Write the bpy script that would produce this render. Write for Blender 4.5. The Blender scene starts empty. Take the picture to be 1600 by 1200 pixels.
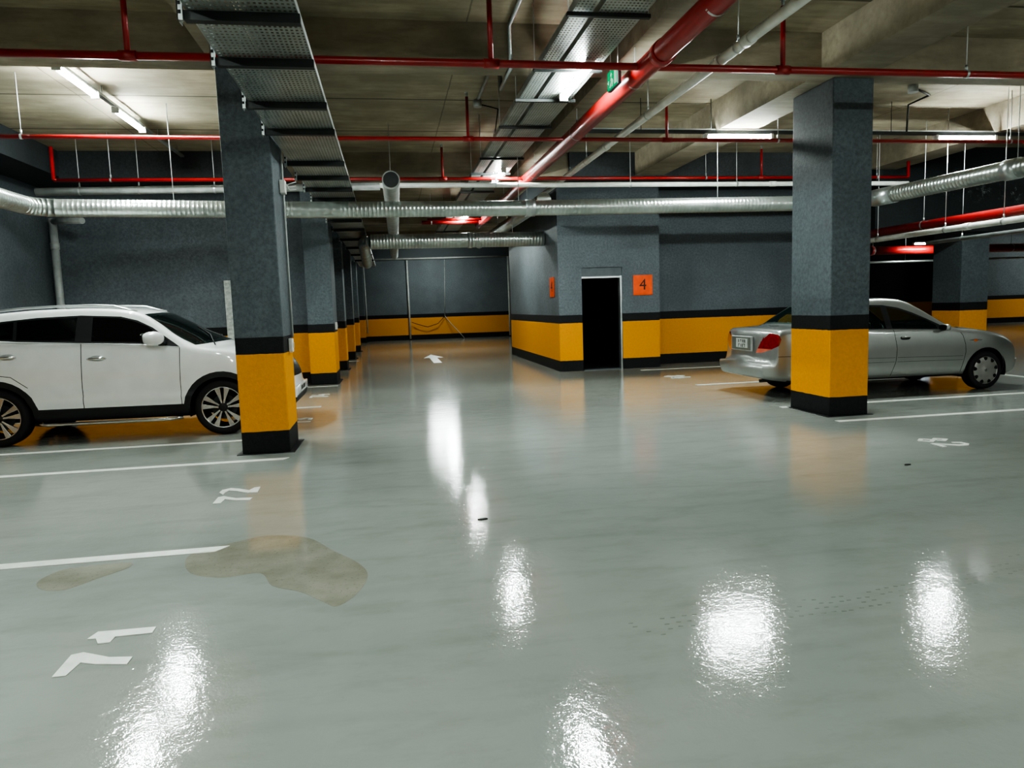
import bpy, bmesh, math, random
from mathutils import Vector, Matrix
random.seed(7)
PI = math.pi
COL = bpy.context.scene.collection
SC = bpy.context.scene

# ------------------------------------------------------------------ materials
def newmat(name):
    m = bpy.data.materials.new(name); m.use_nodes = True
    nt = m.node_tree; b = nt.nodes['Principled BSDF']
    return m, nt, b

def N(nt, t, **kw):
    n = nt.nodes.new(t)
    for k, v in kw.items():
        if k in ('operation', 'blend_type', 'data_type', 'feature', 'noise_dimensions', 'interpolation_type', 'wave_type', 'bands_direction'):
            setattr(n, k, v)
        else:
            n.inputs[k].default_value = v
    return n

def mapped(nt, scale=(1, 1, 1)):
    g = nt.nodes.new('ShaderNodeNewGeometry')
    mp = nt.nodes.new('ShaderNodeMapping'); mp.inputs['Scale'].default_value = scale
    nt.links.new(g.outputs['Position'], mp.inputs['Vector'])
    return g, mp

def noise(nt, vec, scale, detail=4, rough=.55):
    n = N(nt, 'ShaderNodeTexNoise', Scale=scale, Detail=detail, Roughness=rough)
    nt.links.new(vec, n.inputs['Vector']); return n.outputs['Fac']

def ramp(nt, fac, stops, mode='LINEAR'):
    r = nt.nodes.new('ShaderNodeValToRGB'); cr = r.color_ramp; cr.interpolation = mode
    while len(cr.elements) < len(stops): cr.elements.new(.5)
    for e, (p, c) in zip(cr.elements, stops):
        e.position = p; e.color = (c[0], c[1], c[2], 1) if not isinstance(c, (int, float)) else (c, c, c, 1)
    nt.links.new(fac, r.inputs['Fac']); return r.outputs['Color']

def mix(nt, fac, a, b, bt='MIX'):
    m = nt.nodes.new('ShaderNodeMix'); m.data_type = 'RGBA'; m.blend_type = bt
    for sock, v in ((m.inputs[0], fac), (m.inputs[6], a), (m.inputs[7], b)):
        if isinstance(v, (int, float)): sock.default_value = v
        elif isinstance(v, tuple): sock.default_value = (v[0], v[1], v[2], 1)
        else: nt.links.new(v, sock)
    return m.outputs[2]

def math_(nt, op, a, b=0.0, c=None):
    m = nt.nodes.new('ShaderNodeMath'); m.operation = op
    for i, v in enumerate((a, b, c)):
        if v is None: continue
        if isinstance(v, (int, float)): m.inputs[i].default_value = v
        else: nt.links.new(v, m.inputs[i])
    return m.outputs[0]

def bump(nt, b, h, strength=.3, dist=.01):
    n = N(nt, 'ShaderNodeBump', Strength=strength, Distance=dist)
    nt.links.new(h, n.inputs['Height']); nt.links.new(n.outputs[0], b.inputs['Normal'])

def simple(name, col, rough=.5, metal=0.0, coat=0.0, var=.12, nscale=6, bumpy=0.0, bscale=60, spec=.5):
    m, nt, b = newmat(name)
    g, mp = mapped(nt)
    f = noise(nt, mp.outputs[0], nscale, 4)
    c = ramp(nt, f, [(.3, tuple(x * (1 - var) for x in col)), (.7, tuple(min(1, x * (1 + var)) for x in col))])
    nt.links.new(c, b.inputs['Base Color'])
    b.inputs['Roughness'].default_value = rough; b.inputs['Metallic'].default_value = metal
    b.inputs['Coat Weight'].default_value = coat; b.inputs['Coat Roughness'].default_value = .05
    b.inputs['Specular IOR Level'].default_value = spec
    if bumpy: bump(nt, b, noise(nt, mp.outputs[0], bscale, 3), bumpy, .004)
    return m

def sep(nt, vec):
    s = nt.nodes.new('ShaderNodeSeparateXYZ'); nt.links.new(vec, s.inputs[0]); return s.outputs

GREY = (.158, .182, .200); YEL = (.72, .30, .010); BLK = (.006, .007, .008)
def plaster(name, bands=True, grey=GREY, shaded_top=True, yel=YEL):
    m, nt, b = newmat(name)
    g, mp = mapped(nt)
    z = sep(nt, g.outputs['Position'])[2]
    big = noise(nt, mp.outputs[0], .9, 5, .6)
    fine = noise(nt, mp.outputs[0], 24, 6, .8)
    gc = mix(nt, ramp(nt, big, [(.3, .0), (.75, 1.)]), tuple(x * .78 for x in grey), tuple(x * 1.22 for x in grey))
    gc = mix(nt, ramp(nt, fine, [(.38, 0.), (.62, .75)]), gc, tuple(x * .5 for x in grey))
    if shaded_top:  # shade below the ceiling put into the wall colour
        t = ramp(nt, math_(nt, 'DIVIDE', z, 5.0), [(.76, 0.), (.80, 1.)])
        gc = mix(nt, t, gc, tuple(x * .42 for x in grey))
    if bands:
        zz = math_(nt, 'DIVIDE', math_(nt, 'ADD', z, math_(nt, 'MULTIPLY', math_(nt, 'SUBTRACT', noise(nt, mp.outputs[0], 12, 2), .5), .012)), 5.0)
        isb1 = ramp(nt, zz, [(0, 1.), (.226 / 5, 0.)], 'CONSTANT')
        isy = ramp(nt, zz, [(0, 0.), (.226 / 5, 1.), (1.045 / 5, 0.)], 'CONSTANT')
        isb2 = ramp(nt, zz, [(0, 0.), (1.045 / 5, 1.), (1.23 / 5, 0.)], 'CONSTANT')
        yc = mix(nt, ramp(nt, fine, [(.38, 0.), (.66, .32)]), yel, tuple(x * .6 for x in yel))
        bc = mix(nt, ramp(nt, fine, [(.4, 0.), (.8, .6)]), BLK, (.02, .022, .024))
        gc = mix(nt, isb1, gc, bc); gc = mix(nt, isy, gc, yc); gc = mix(nt, isb2, gc, bc)
    nt.links.new(gc, b.inputs['Base Color'])
    b.inputs['Roughness'].default_value = .62; b.inputs['Specular IOR Level'].default_value = .35
    bump(nt, b, noise(nt, mp.outputs[0], 55, 5, .7), .6, .008)
    return m

def concrete(name, tint=(.36, .315, .235), lines=False):
    m, nt, b = newmat(name)
    g, mp = mapped(nt, (1, 5, 5))
    g2, mp2 = mapped(nt, (1, 1, 1))
    st = noise(nt, mp.outputs[0], 1.5, 6, .65)
    bl = noise(nt, mp2.outputs[0], .8, 5, .6)
    c = ramp(nt, st, [(.25, tuple(x * .62 for x in tint)), (.55, tint), (.8, tuple(x * 1.25 for x in tint))])
    c = mix(nt, ramp(nt, bl, [(.38, .75), (.62, 0.)]), c, tuple(x * .5 for x in tint))
    sp = noise(nt, mp2.outputs[0], 22, 4, .7)
    c = mix(nt, ramp(nt, sp, [(.62, 0.), (.75, .45)]), c, tuple(x * .45 for x in tint))
    if lines:
        o = sep(nt, g2.outputs['Position'])
        def ln(v, per, off, w):
            fr = math_(nt, 'FRACT', math_(nt, 'DIVIDE', math_(nt, 'ADD', v, off), per))
            return math_(nt, 'LESS_THAN', math_(nt, 'ABSOLUTE', math_(nt, 'SUBTRACT', fr, .5)), w / per)
        wob = math_(nt, 'MULTIPLY', math_(nt, 'SUBTRACT', noise(nt, mp2.outputs[0], 2, 2), .5), .03)
        a = ln(math_(nt, 'ADD', o[1], wob), 1.88, 1.88 * .5 - 10.82 + 18.8, .022)
        bb = ln(math_(nt, 'ADD', o[0], wob), 2.45, 2.45 * .5 - .95 + 24.5, .009)
        c = mix(nt, math_(nt, 'MULTIPLY', math_(nt, 'MAXIMUM', a, math_(nt, 'MULTIPLY', bb, .6)), .85), c, tuple(x * .16 for x in tint))
    nt.links.new(c, b.inputs['Base Color']); b.inputs['Roughness'].default_value = .8
    bump(nt, b, st, .3, .01)
    return m

def floor_mat():
    m, nt, b = newmat('epoxy_floor')
    g, mp = mapped(nt); o = sep(nt, g.outputs['Position'])
    n1 = noise(nt, mp.outputs[0], .35, 5, .6)
    g3, mp3 = mapped(nt, (1, 2.6, 1))
    n2 = noise(nt, mp3.outputs[0], 1.7, 6, .7)
    c = ramp(nt, n1, [(.3, (.265, .29, .268)), (.7, (.345, .37, .343))])
    c = mix(nt, ramp(nt, n2, [(.48, 0.), (.75, .40)]), c, (.21, .215, .185))
    # dusty tan farther down the lane
    far = ramp(nt, math_(nt, 'DIVIDE', math_(nt, 'ADD', o[1], math_(nt, 'MULTIPLY', n2, 3.0)), 40), [(.24, 0.), (.45, .62)])
    c = mix(nt, far, c, mix(nt, n2, (.20, .178, .135), (.38, .36, .30)))
    dirt = noise(nt, mp.outputs[0], 9, 5, .75)
    c = mix(nt, ramp(nt, dirt, [(.66, 0.), (.78, .35)]), c, (.13, .13, .11))
    # hairline arcs left by tyres
    w = N(nt, 'ShaderNodeTexWave', Scale=.55, Distortion=5.0, Detail=2.0)
    w.wave_type = 'RINGS'; nt.links.new(mp.outputs[0], w.inputs['Vector'])
    c = mix(nt, math_(nt, 'MULTIPLY', ramp(nt, w.outputs['Fac'], [(.93, 0.), (1., .16)]), n2), c, (.14, .14, .12))
    nt.links.new(c, b.inputs['Base Color'])
    r = ramp(nt, n2, [(.3, .05), (.75, .09)])
    r = mix(nt, far, r, (.13, .13, .13))
    nt.links.new(r, b.inputs['Roughness'])
    b.inputs['Specular IOR Level'].default_value = .36
    h = math_(nt, 'ADD', noise(nt, mp.outputs[0], 24, 3, .6), math_(nt, 'MULTIPLY', noise(nt, mp.outputs[0], 90, 2), .4))
    h = math_(nt, 'ADD', h, math_(nt, 'MULTIPLY', noise(nt, mp.outputs[0], 7, 3), 1.6))
    bump(nt, b, h, .23, .004)
    return m

def perf_mat():
    m, nt, b = newmat('perforated_galvanised')
    g, mp = mapped(nt); o = sep(nt, g.outputs['Position'])
    fx = math_(nt, 'SUBTRACT', math_(nt, 'FRACT', math_(nt, 'MULTIPLY', o[0], 32)), .5)
    fy = math_(nt, 'SUBTRACT', math_(nt, 'FRACT', math_(nt, 'MULTIPLY', o[1], 20)), .5)
    d = math_(nt, 'MAXIMUM', math_(nt, 'ABSOLUTE', fx), math_(nt, 'ABSOLUTE', fy))
    hole = math_(nt, 'LESS_THAN', d, .27)
    n = noise(nt, mp.outputs[0], 3, 4)
    nt.links.new(ramp(nt, n, [(.3, (.32, .36, .35)), (.7, (.52, .56, .54))]), b.inputs['Base Color'])
    b.inputs['Metallic'].default_value = .75; b.inputs['Roughness'].default_value = .38
    tr = nt.nodes.new('ShaderNodeBsdfTransparent'); ms = nt.nodes.new('ShaderNodeMixShader')
    nt.links.new(math_(nt, 'MULTIPLY', hole, .8), ms.inputs[0]); nt.links.new(b.outputs[0], ms.inputs[1]); nt.links.new(tr.outputs[0], ms.inputs[2])
    nt.links.new(ms.outputs[0], nt.nodes['Material Output'].inputs['Surface'])
    return m

def emis(name, col, s):
    m, nt, b = newmat(name)
    b.inputs['Base Color'].default_value = (*col, 1) if s > 10 else (.0, .008, .003, 1)
    if s < 10: b.inputs['Specular IOR Level'].default_value = .05
    g, mp = mapped(nt); n = noise(nt, mp.outputs[0], 3, 1)
    c = mix(nt, math_(nt, 'MULTIPLY', n, .05), col, (1., 1., 1.) if s > 10 else (.0, .3, .1))
    nt.links.new(c, b.inputs['Emission Color']); b.inputs['Emission Strength'].default_value = s
    return m

def glow(name, col, s):
    m, nt, b = newmat(name)
    e = nt.nodes.new('ShaderNodeEmission'); g, mp = mapped(nt); n = noise(nt, mp.outputs[0], 8, 1)
    nt.links.new(mix(nt, n, tuple(x * .9 for x in col), col), e.inputs[0]); e.inputs[1].default_value = s
    nt.links.new(e.outputs[0], nt.nodes['Material Output'].inputs['Surface'])
    return m
def carpaint(name, col, metal, rough=.3, flake=0.0):
    m, nt, b = newmat(name)
    g, mp = mapped(nt)
    f = noise(nt, mp.outputs[0], 4, 3)
    c = ramp(nt, f, [(.3, tuple(x * .96 for x in col)), (.7, tuple(min(1, x * 1.03) for x in col))])
    # inside of the shell is dark lining
    c = mix(nt, g.outputs['Backfacing'], c, (.012, .012, .013))
    nt.links.new(c, b.inputs['Base Color'])
    nt.links.new(math_(nt, 'MULTIPLY', math_(nt, 'SUBTRACT', 1.0, g.outputs['Backfacing']), metal), b.inputs['Metallic'])
    b.inputs['Roughness'].default_value = rough; b.inputs['Coat Weight'].default_value = 1.; b.inputs['Coat Roughness'].default_value = .04
    return m

def glass(name, tint, alpha, rough=.02):
    m, nt, b = newmat(name)
    g, mp = mapped(nt); n = noise(nt, mp.outputs[0], 2, 2)
    nt.links.new(mix(nt, n, tuple(x * .8 for x in tint), tint), b.inputs['Base Color'])
    b.inputs['Roughness'].default_value = rough; b.inputs['Specular IOR Level'].default_value = .6
    if alpha < 1:
        tr = nt.nodes.new('ShaderNodeBsdfTransparent'); tr.inputs[0].default_value = (.62, .74, .70, 1)
        ms = nt.nodes.new('ShaderNodeMixShader'); ms.inputs[0].default_value = alpha
        nt.links.new(tr.outputs[0], ms.inputs[1]); nt.links.new(b.outputs[0], ms.inputs[2])
        nt.links.new(ms.outputs[0], nt.nodes['Material Output'].inputs['Surface'])
    return m

M = dict(
    wall=plaster('wall_plaster'), wall_up=plaster('plain_plaster', bands=False, shaded_top=False, grey=(.022, .028, .030)), wall_dim=plaster('shaded_wall_plaster', grey=(.016, .019, .021), yel=(.62, .26, .010)),
    darkbeam=plaster('dark_beam', bands=False, shaded_top=False, grey=(.055, .063, .068)),
    column=plaster('column_plaster', grey=(.130, .155, .170), shaded_top=False),
    concrete=concrete('beam_concrete'), slab=concrete('slab_concrete', (.42, .37, .27), True),
    floor=floor_mat(), perf=perf_mat(),
    red=simple('red_paint', (.29, .012, .011), .35, coat=.3, var=.15),
    white_pipe=simple('white_plastic', (.74, .76, .72), .4),
    grey_pipe=simple('grey_plastic', (.36, .38, .37), .45, var=.2),
    galv=simple('galvanised', (.52, .56, .56), .36, .85, var=.25, nscale=3),
    duct=simple('duct_sheet', (.46, .50, .48), .30, .85, var=.2, nscale=2.5),
    dsteel=simple('dark_steel', (.05, .055, .055), .5, .6),
    rod=simple('zinc_rod', (.5, .52, .52), .5, .3),
    tube=emis('lamp_tube', (.90, 1.0, .965), 200), housing=simple('lamp_housing', (.6, .62, .6), .4),
    green=glow('exit_green', (.0, .42, .15), .5), exitwhite=glow('exit_white', (.45, .75, .55), .5),
    black=simple('black_plastic', (.010, .011, .012), .45), cladding=simple('cladding', (.013, .014, .015), .55),
    rubber=simple('rubber', (.012, .012, .013), .75, bumpy=.2), seam=simple('seam', (.004, .004, .004), .8),
    alloy=simple('machined_alloy', (.62, .63, .63), .25, .9), alloydark=simple('dark_alloy', (.03, .03, .032), .4, .5),
    hubcap=simple('hubcap_silver', (.36, .36, .34), .4, .6), chrome=simple('chrome', (.75, .76, .76), .12, 1.0),
    whitepaint=carpaint('white_car_paint', (.78, .80, .79), 0, .35), silver=carpaint('silver_car_paint', (.36, .375, .36), .7, .38),
    tint=glass('tinted_glass', (.004, .005, .005), 1.0), tint2=glass('windscreen_glass', (.010, .016, .015), .86), clear=glass('clear_glass', (.03, .06, .055), .22),
    headlamp=simple('headlamp_lens', (.80, .82, .78), .15, .1, coat=1), redlamp=simple('red_lens', (.24, .005, .006), .12, coat=1, var=.3, nscale=25),
    amber=simple('amber_lens', (.65, .14, .03), .2, coat=1), lampclear=simple('clear_lens', (.62, .16, .10), .15, coat=1),
    plate=simple('plate_white', (.50, .53, .50), .4), seatcloth=simple('seat_cloth', (.05, .05, .048), .85),
    seatlight=simple('seat_light', (.26, .27, .24), .8),
    marking=simple('road_marking', (.66, .68, .63), .42, var=.12, nscale=9), orange=simple('orange_sign', (.90, .105, .012), .45),
    ink=simple('sign_ink', (.05, .01, .008), .5), wet=None, void=simple('unlit_room_black', (.004, .004, .005), .9),
    board=simple('pale_board', (.42, .45, .42), .6, var=.35, nscale=14), dframe=simple('door_frame_paint', (.085, .10, .11), .5),
    pale=simple('pale_edge', (.50, .52, .50), .45), switch=simple('switch_white', (.72, .72, .68), .4), lead=simple('cable', (.35, .36, .34), .6),
)
def stain_mat():
    m, nt, b = newmat('damp_stain')
    g, mp = mapped(nt); n = noise(nt, mp.outputs[0], 3.5, 5, .6); n2 = noise(nt, mp.outputs[0], 60, 3)
    c = ramp(nt, n, [(.3, (.235, .230, .180)), (.7, (.335, .33, .275))])
    c = mix(nt, ramp(nt, n2, [(.6, 0.), (.72, .5)]), c, (.12, .11, .08))
    nt.links.new(c, b.inputs['Base Color']); b.inputs['Roughness'].default_value = .07; b.inputs['Specular IOR Level'].default_value = .55
    return m
M['wet'] = stain_mat()

# ------------------------------------------------------------------ mesh helpers
class G:
    def __init__(s): s.v = []; s.f = []; s.m = []; s.sm = []
    def add(s, v, f, mi=0, smooth=False):
        o = len(s.v); s.v += [tuple(p) for p in v]
        for q in f: s.f.append([i + o for i in q]); s.m.append(mi); s.sm.append(smooth)
        return s
    def box(s, a, b, mi=0):
        (x0, y0, z0), (x1, y1, z1) = a, b
        v = [(x0, y0, z0), (x1, y0, z0), (x1, y1, z0), (x0, y1, z0), (x0, y0, z1), (x1, y0, z1), (x1, y1, z1), (x0, y1, z1)]
        return s.add(v, [(3, 2, 1, 0), (4, 5, 6, 7), (0, 1, 5, 4), (1, 2, 6, 5), (2, 3, 7, 6), (3, 0, 4, 7)], mi)
    def tube(s, pts, r, n=16, mi=0, caps=True, radii=None):
        pts = [Vector(p) for p in pts]; L = len(pts); rings = []
        t0 = (pts[1] - pts[0]).normalized()
        up = Vector((0, 0, 1)) if abs(t0.z) < .9 else Vector((0, 1, 0))
        u = t0.cross(up).normalized(); v = []
        for i, p in enumerate(pts):
            a = pts[max(0, i - 1)]; b = pts[min(L - 1, i + 1)]
            t = (b - a).normalized(); u = (u - t * u.dot(t)).normalized(); w = t.cross(u)
            rr = radii[i] if radii else r
            for k in range(n):
                an = 2 * PI * k / n; v.append(p + (u * math.cos(an) + w * math.sin(an)) * rr)
        f = []
        for i in range(L - 1):
            for k in range(n):
                k2 = (k + 1) % n; f.append((i * n + k, i * n + k2, (i + 1) * n + k2, (i + 1) * n + k))
        s.add(v, f, mi, True)
        if caps:
            o = len(s.v) - len(v)
            s.f.append([o + k for k in range(n)][::-1]); s.m.append(mi); s.sm.append(False)
            s.f.append([o + (L - 1) * n + k for k in range(n)]); s.m.append(mi); s.sm.append(False)
        return s
    def lathe(s, prof, n=40, axis='y', mi=0, c=(0, 0, 0), closed=False):
        v = []; P = len(prof)
        for k in range(n):
            an = 2 * PI * k / n
            for (r, h) in prof:
                if axis == 'y': v.append((c[0] + r * math.cos(an), c[1] + h, c[2] + r * math.sin(an)))
                else: v.append((c[0] + r * math.cos(an), c[1] + r * math.sin(an), c[2] + h))
        f = []
        for k in range(n):
            k2 = (k + 1) % n
            for i in range(P - 1 + (1 if closed else 0)):
                j = (i + 1) % P; f.append((k * P + i, k * P + j, k2 * P + j, k2 * P + i))
        return s.add(v, f, mi, True)
    def prism(s, poly, y0, y1, mi=0, plane='xz'):
        n = len(poly)
        g = (lambda p, y: (p[0], y, p[1])) if plane == 'xz' else ((lambda p, y: (p[0], p[1], y)) if plane == 'xy' else (lambda p, y: (y, p[0], p[1])))
        v = [g(p, y0) for p in poly] + [g(p, y1) for p in poly]
        f = [list(range(n)), list(range(2 * n - 1, n - 1, -1))] + [(i, (i + 1) % n, n + (i + 1) % n, n + i) for i in range(n)]
        return s.add(v, f, mi)

def obj(name, g, mats, parent=None, loc=None, normals_fix=True, bev=0):
    me = bpy.data.meshes.new(name); me.from_pydata(g.v, [], g.f)
    if not isinstance(mats, (list, tuple)): mats = [mats]
    for m in mats: me.materials.append(m)
    for p, mi, sm in zip(me.polygons, g.m, g.sm): p.material_index = mi; p.use_smooth = sm
    if normals_fix:
        bm = bmesh.new(); bm.from_mesh(me); bmesh.ops.recalc_face_normals(bm, faces=bm.faces); bm.to_mesh(me); bm.free()
    o = bpy.data.objects.new(name, me); COL.objects.link(o)
    if parent: o.parent = parent
    if loc: o.location = loc
    if bev:
        md = o.modifiers.new('bevel', 'BEVEL'); md.width = bev; md.segments = 2; md.limit_method = 'ANGLE'
    return o
def tag(o, label, cat, group=None):
    o['label'] = label; o['category'] = cat
    if group: o['group'] = group
    return o
def root(name, label, cat, loc=(0, 0, 0), rotz=0, group=None):
    o = bpy.data.objects.new(name, None); COL.objects.link(o); o.location = loc; o.rotation_euler = (0, 0, rotz); o.empty_display_size = .1
    return tag(o, label, cat, group)
def struct(name, g, mats): o = obj(name, g, mats); o['kind'] = 'structure'; return o
def box(name, a, b, mat, parent=None, bev=0): return obj(name, G().box(a, b), mat, parent, bev=bev)
def copytree(o, parent=None):
    c = o.copy(); COL.objects.link(c)
    if parent: c.parent = parent
    for ch in list(o.children): copytree(ch, c)
    return c

# ------------------------------------------------------------------ setting
ZC = 4.45
XL, XR, YN, YF = -6.45, 34.0, -8.0, 35.5
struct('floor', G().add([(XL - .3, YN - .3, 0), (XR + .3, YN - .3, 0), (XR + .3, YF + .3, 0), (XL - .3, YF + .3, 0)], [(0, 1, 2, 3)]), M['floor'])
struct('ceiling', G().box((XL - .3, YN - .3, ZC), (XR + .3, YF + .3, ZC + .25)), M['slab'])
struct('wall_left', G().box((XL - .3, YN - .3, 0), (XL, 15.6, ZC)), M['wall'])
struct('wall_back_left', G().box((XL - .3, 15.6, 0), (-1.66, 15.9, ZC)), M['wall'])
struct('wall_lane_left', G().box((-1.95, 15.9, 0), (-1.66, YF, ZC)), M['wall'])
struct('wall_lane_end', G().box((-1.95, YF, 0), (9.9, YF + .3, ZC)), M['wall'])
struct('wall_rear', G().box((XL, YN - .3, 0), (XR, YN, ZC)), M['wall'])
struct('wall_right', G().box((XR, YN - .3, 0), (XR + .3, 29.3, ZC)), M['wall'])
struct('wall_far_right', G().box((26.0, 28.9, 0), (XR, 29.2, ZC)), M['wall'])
struct('wall_far_middle', G().box((9.7, 30.4, 0), (26.0, 30.7, ZC)).box((25.8, 28.9, 0), (26.0, 30.4, ZC)), M['wall_dim'])  # shade of the far recess put into a darker wall colour
# stair block with a real doorway
BX0, BX1, BY0, BY1 = 3.65, 5.95, 15.5, 21.9
DX0, DX1, DZ = 4.17, 5.09, 2.25
g = G()
g.box((BX0, BY0, 0), (DX0, BY0 + .2, ZC)); g.box((DX1, BY0, 0), (BX1, BY0 + .2, ZC)); g.box((DX0, BY0, DZ), (DX1, BY0 + .2, ZC))
g.box((BX0, BY0 + .2, 0), (BX0 + .2, BY1, ZC)); g.box((BX0 + .2, BY1 - .2, 0), (BX1, BY1, ZC)); g.box((BX1 - .2, BY0 + .2, 0), (BX1, BY1 - .2, ZC))
struct('wall_stair_block', g, M['wall'])
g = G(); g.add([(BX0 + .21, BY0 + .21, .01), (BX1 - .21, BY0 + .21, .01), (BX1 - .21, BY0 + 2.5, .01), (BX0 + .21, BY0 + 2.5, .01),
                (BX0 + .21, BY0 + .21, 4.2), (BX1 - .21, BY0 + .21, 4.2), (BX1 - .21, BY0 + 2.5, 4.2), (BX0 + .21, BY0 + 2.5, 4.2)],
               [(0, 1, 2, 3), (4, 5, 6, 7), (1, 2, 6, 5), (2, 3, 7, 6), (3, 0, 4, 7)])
struct('wall_inside_doorway', g, M['void'])  # darkness of the unlit room put into black surfaces
struct('wall_behind_sedan', G().box((BX1, 16.25, 0), (9.7, 16.5, ZC)), M['wall'])
struct('wall_recess_right', G().box((9.5, 16.5, 0), (9.7, YF, ZC)), M['wall'])
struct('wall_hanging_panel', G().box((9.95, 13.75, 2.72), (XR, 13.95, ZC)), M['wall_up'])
# door frame
d = root('door_1', 'x', 'door'); del d['label']; del d['category']; d['kind'] = 'structure'
g = G(); g.box((DX0, BY0 + .03, 2.05), (DX1, BY0 + .16, DZ)); obj('lintel_panel', g, M['dframe'], d)
g = G(); g.box((DX1 - .045, BY0 + .02, 0), (DX1 - .005, BY0 + .17, 2.06)); g.box((DX0 + .0, BY0 + .02, 2.02), (DX1 - .045, BY0 + .17, 2.055)); obj('door_frame', g, M['galv'], d)
obj('threshold', G().box((DX0 + .02, BY0 + .0, 0), (DX1 - .05, BY0 + .2, .015)), M['dframe'], d)
# peeling paint on the hanging panel
def peel():
    m = M['wall_up']; nt = m.node_tree; b = nt.nodes['Principled BSDF']; l = b.inputs['Base Color'].links[0]; src = l.from_socket
    g, mp = mapped(nt); o = sep(nt, g.outputs['Position'])
    band = ramp(nt, math_(nt, 'DIVIDE', math_(nt, 'ADD', o[2], math_(nt, 'MULTIPLY', o[0], -.02)), 5), [(.60, 0.), (.655, 1.), (.675, 1.), (.70, 0.)])
    n = ramp(nt, noise(nt, mp.outputs[0], 3.2, 8, .85), [(.55, 0.), (.60, 1.)])
    xr = ramp(nt, math_(nt, 'DIVIDE', o[0], 20), [(.55, 0.), (.68, 1.)])
    c = mix(nt, math_(nt, 'MULTIPLY', math_(nt, 'MULTIPLY', band, n), math_(nt, 'MULTIPLY', xr, .9)), src, (.34, .38, .36))
    nt.links.new(c, b.inputs['Base Color'])
peel()
# beams
def beam(a, b, mat='concrete'):
    o = struct('ceiling_beam', G().box(a, b), M[mat]); return o
beam((XL, 7.93, 4.0), (XR, 8.22, ZC + .01))
beam((-1.66, 14.38, 4.0), (3.65, 15.1, ZC + .01))
beam((XL + .8, 14.30, 3.98), (-1.66, 15.1, ZC + .01), 'darkbeam')
beam((3.65, 14.30, 3.98), (9.9, 15.1, ZC + .01), 'darkbeam')
beam((XL, YN, 4.0), (XL + .82, 15.6, ZC + .01), 'darkbeam')
beam((2.52, YN, 4.0), (3.04, 7.93, ZC + .01)); beam((2.50, 8.22, 4.0), (3.02, 14.38, ZC + .01))
beam((5.02, YN, 4.0), (5.62, 7.93, ZC + .01)); beam((5.0, 8.22, 4.0), (5.6, 14.30, ZC + .01))
beam((-1.64, YN, 4.0), (-1.14, 7.93, ZC + .01)); beam((-1.64, 8.22, 4.0), (-1.14, 14.30, ZC + .01))
beam((9.78, YN, 4.0), (10.4, 7.93, ZC + .01)); beam((9.78, 8.22, 4.0), (10.4, 13.74, ZC + .01))
beam((-1.66, 22.2, 4.0), (3.65, 22.8, ZC + .01)); beam((-1.66, 28.6, 4.0), (9.5, 29.2, ZC + .01))

# columns
def column(a, b, label, ztop=4.0):
    (x0, y0), (x1, y1) = a, b
    r = root('concrete_column', label, 'column', ((x0 + x1) / 2, (y0 + y1) / 2, 0))
    hx, hy = (x1 - x0) / 2, (y1 - y0) / 2
    obj('shaft', G().box((-hx, -hy, 0), (hx, hy, ztop)), M['column'], r, bev=.012)
    s = G(); s.prism([(-hx - .05, -hy - .05), (hx + .05, -hy - .04), (hx + .06, hy + .05), (-hx - .03, hy + .05)], .0, .006, plane='xy')
    obj('base_paint', s, M['cladding'], r)
    return r
column((-1.60, 7.93), (-1.11, 8.62), 'square column painted grey, black and yellow in front of the white suv')
column((5.24, 8.03), (5.76, 8.90), 'square column painted grey, black and yellow in front of the silver sedan')
column((-1.64, 15.2), (-1.12, 16.2), 'yellow and grey column next in line behind the one by the white suv')
column((-1.64, 18.7), (-1.10, 19.3), 'narrow visible edge of third column down the left of the lane', ZC)
column((-1.64, 22.85), (-1.09, 23.4), 'fourth column down the left side of the driving lane', ZC)
column((-1.64, 26.8), (-1.09, 27.4), 'fifth column down the left side of the driving lane', ZC)
column((-1.64, 34.3), (-1.12, 35.3), 'farthest column, touching the lane end wall on the left', ZC)
column((12.3, 14.1), (12.98, 14.95), 'bright yellow and grey column seen beyond the bonnet of the silver sedan', 4.4)

# ------------------------------------------------------------------ floor markings
def poly_obj(name, polys, mat, z, label, cat, group=None, th=.003):
    g = G()
    for i_, p in enumerate(polys): g.prism(p, 0, th + (i_ * .0003 if len(polys) < 20 else 0), plane='xy')
    xs = [q[0] for p in polys for q in p]; ys = [q[1] for p in polys for q in p]
    cx, cy = sum(xs) / len(xs), sum(ys) / len(ys)
    g.v = [(a - cx, b - cy, c) for a, b, c in g.v]
    o = obj(name, g, mat, loc=(cx, cy, z)); return tag(o, label, cat, group)
def line(x0, x1, y, label, w=.10, skew=0):
    return poly_obj('parking_line', [[(x0, y - w / 2), (x1 - skew, y - w / 2), (x1, y + w / 2), (x0, y + w / 2)]], M['marking'], .0015, label, 'parking line', 'white bay lines on the floor')
line(-6.4, -1.08, 4.71, 'white bay line on the floor between the numbers 71 and 72', .10, .07)
line(-6.4, -1.08, 7.55, 'white bay line ending in front of the left column, next to number 72', .10, .05)
line(-6.4, -1.62, 8.83, 'white bay line running from the left column base under the suv side', .10)
line(-6.4, -1.12, 11.6, 'white bay line beyond the nose of the white suv', .10)
line(-6.4, -1.08, 14.80, 'white bay line at the foot of the second left column', .10)
line(-1.62, -.95, 21.95, 'short white line far down the lane by the fourth left column', .12)
line(5.12, 10.5, 7.68, 'white bay line in front of the right column beside number 82', .10, -.05)
line(5.12, 10.5, 8.93, 'white bay line between the right column and the silver sedan', .10)
line(5.2, 10.5, 11.85, 'white bay line on the far side of the silver sedan', .10)
line(5.3, 9.6, 14.95, 'white bay line along the wall right of the doorway', .10)
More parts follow.
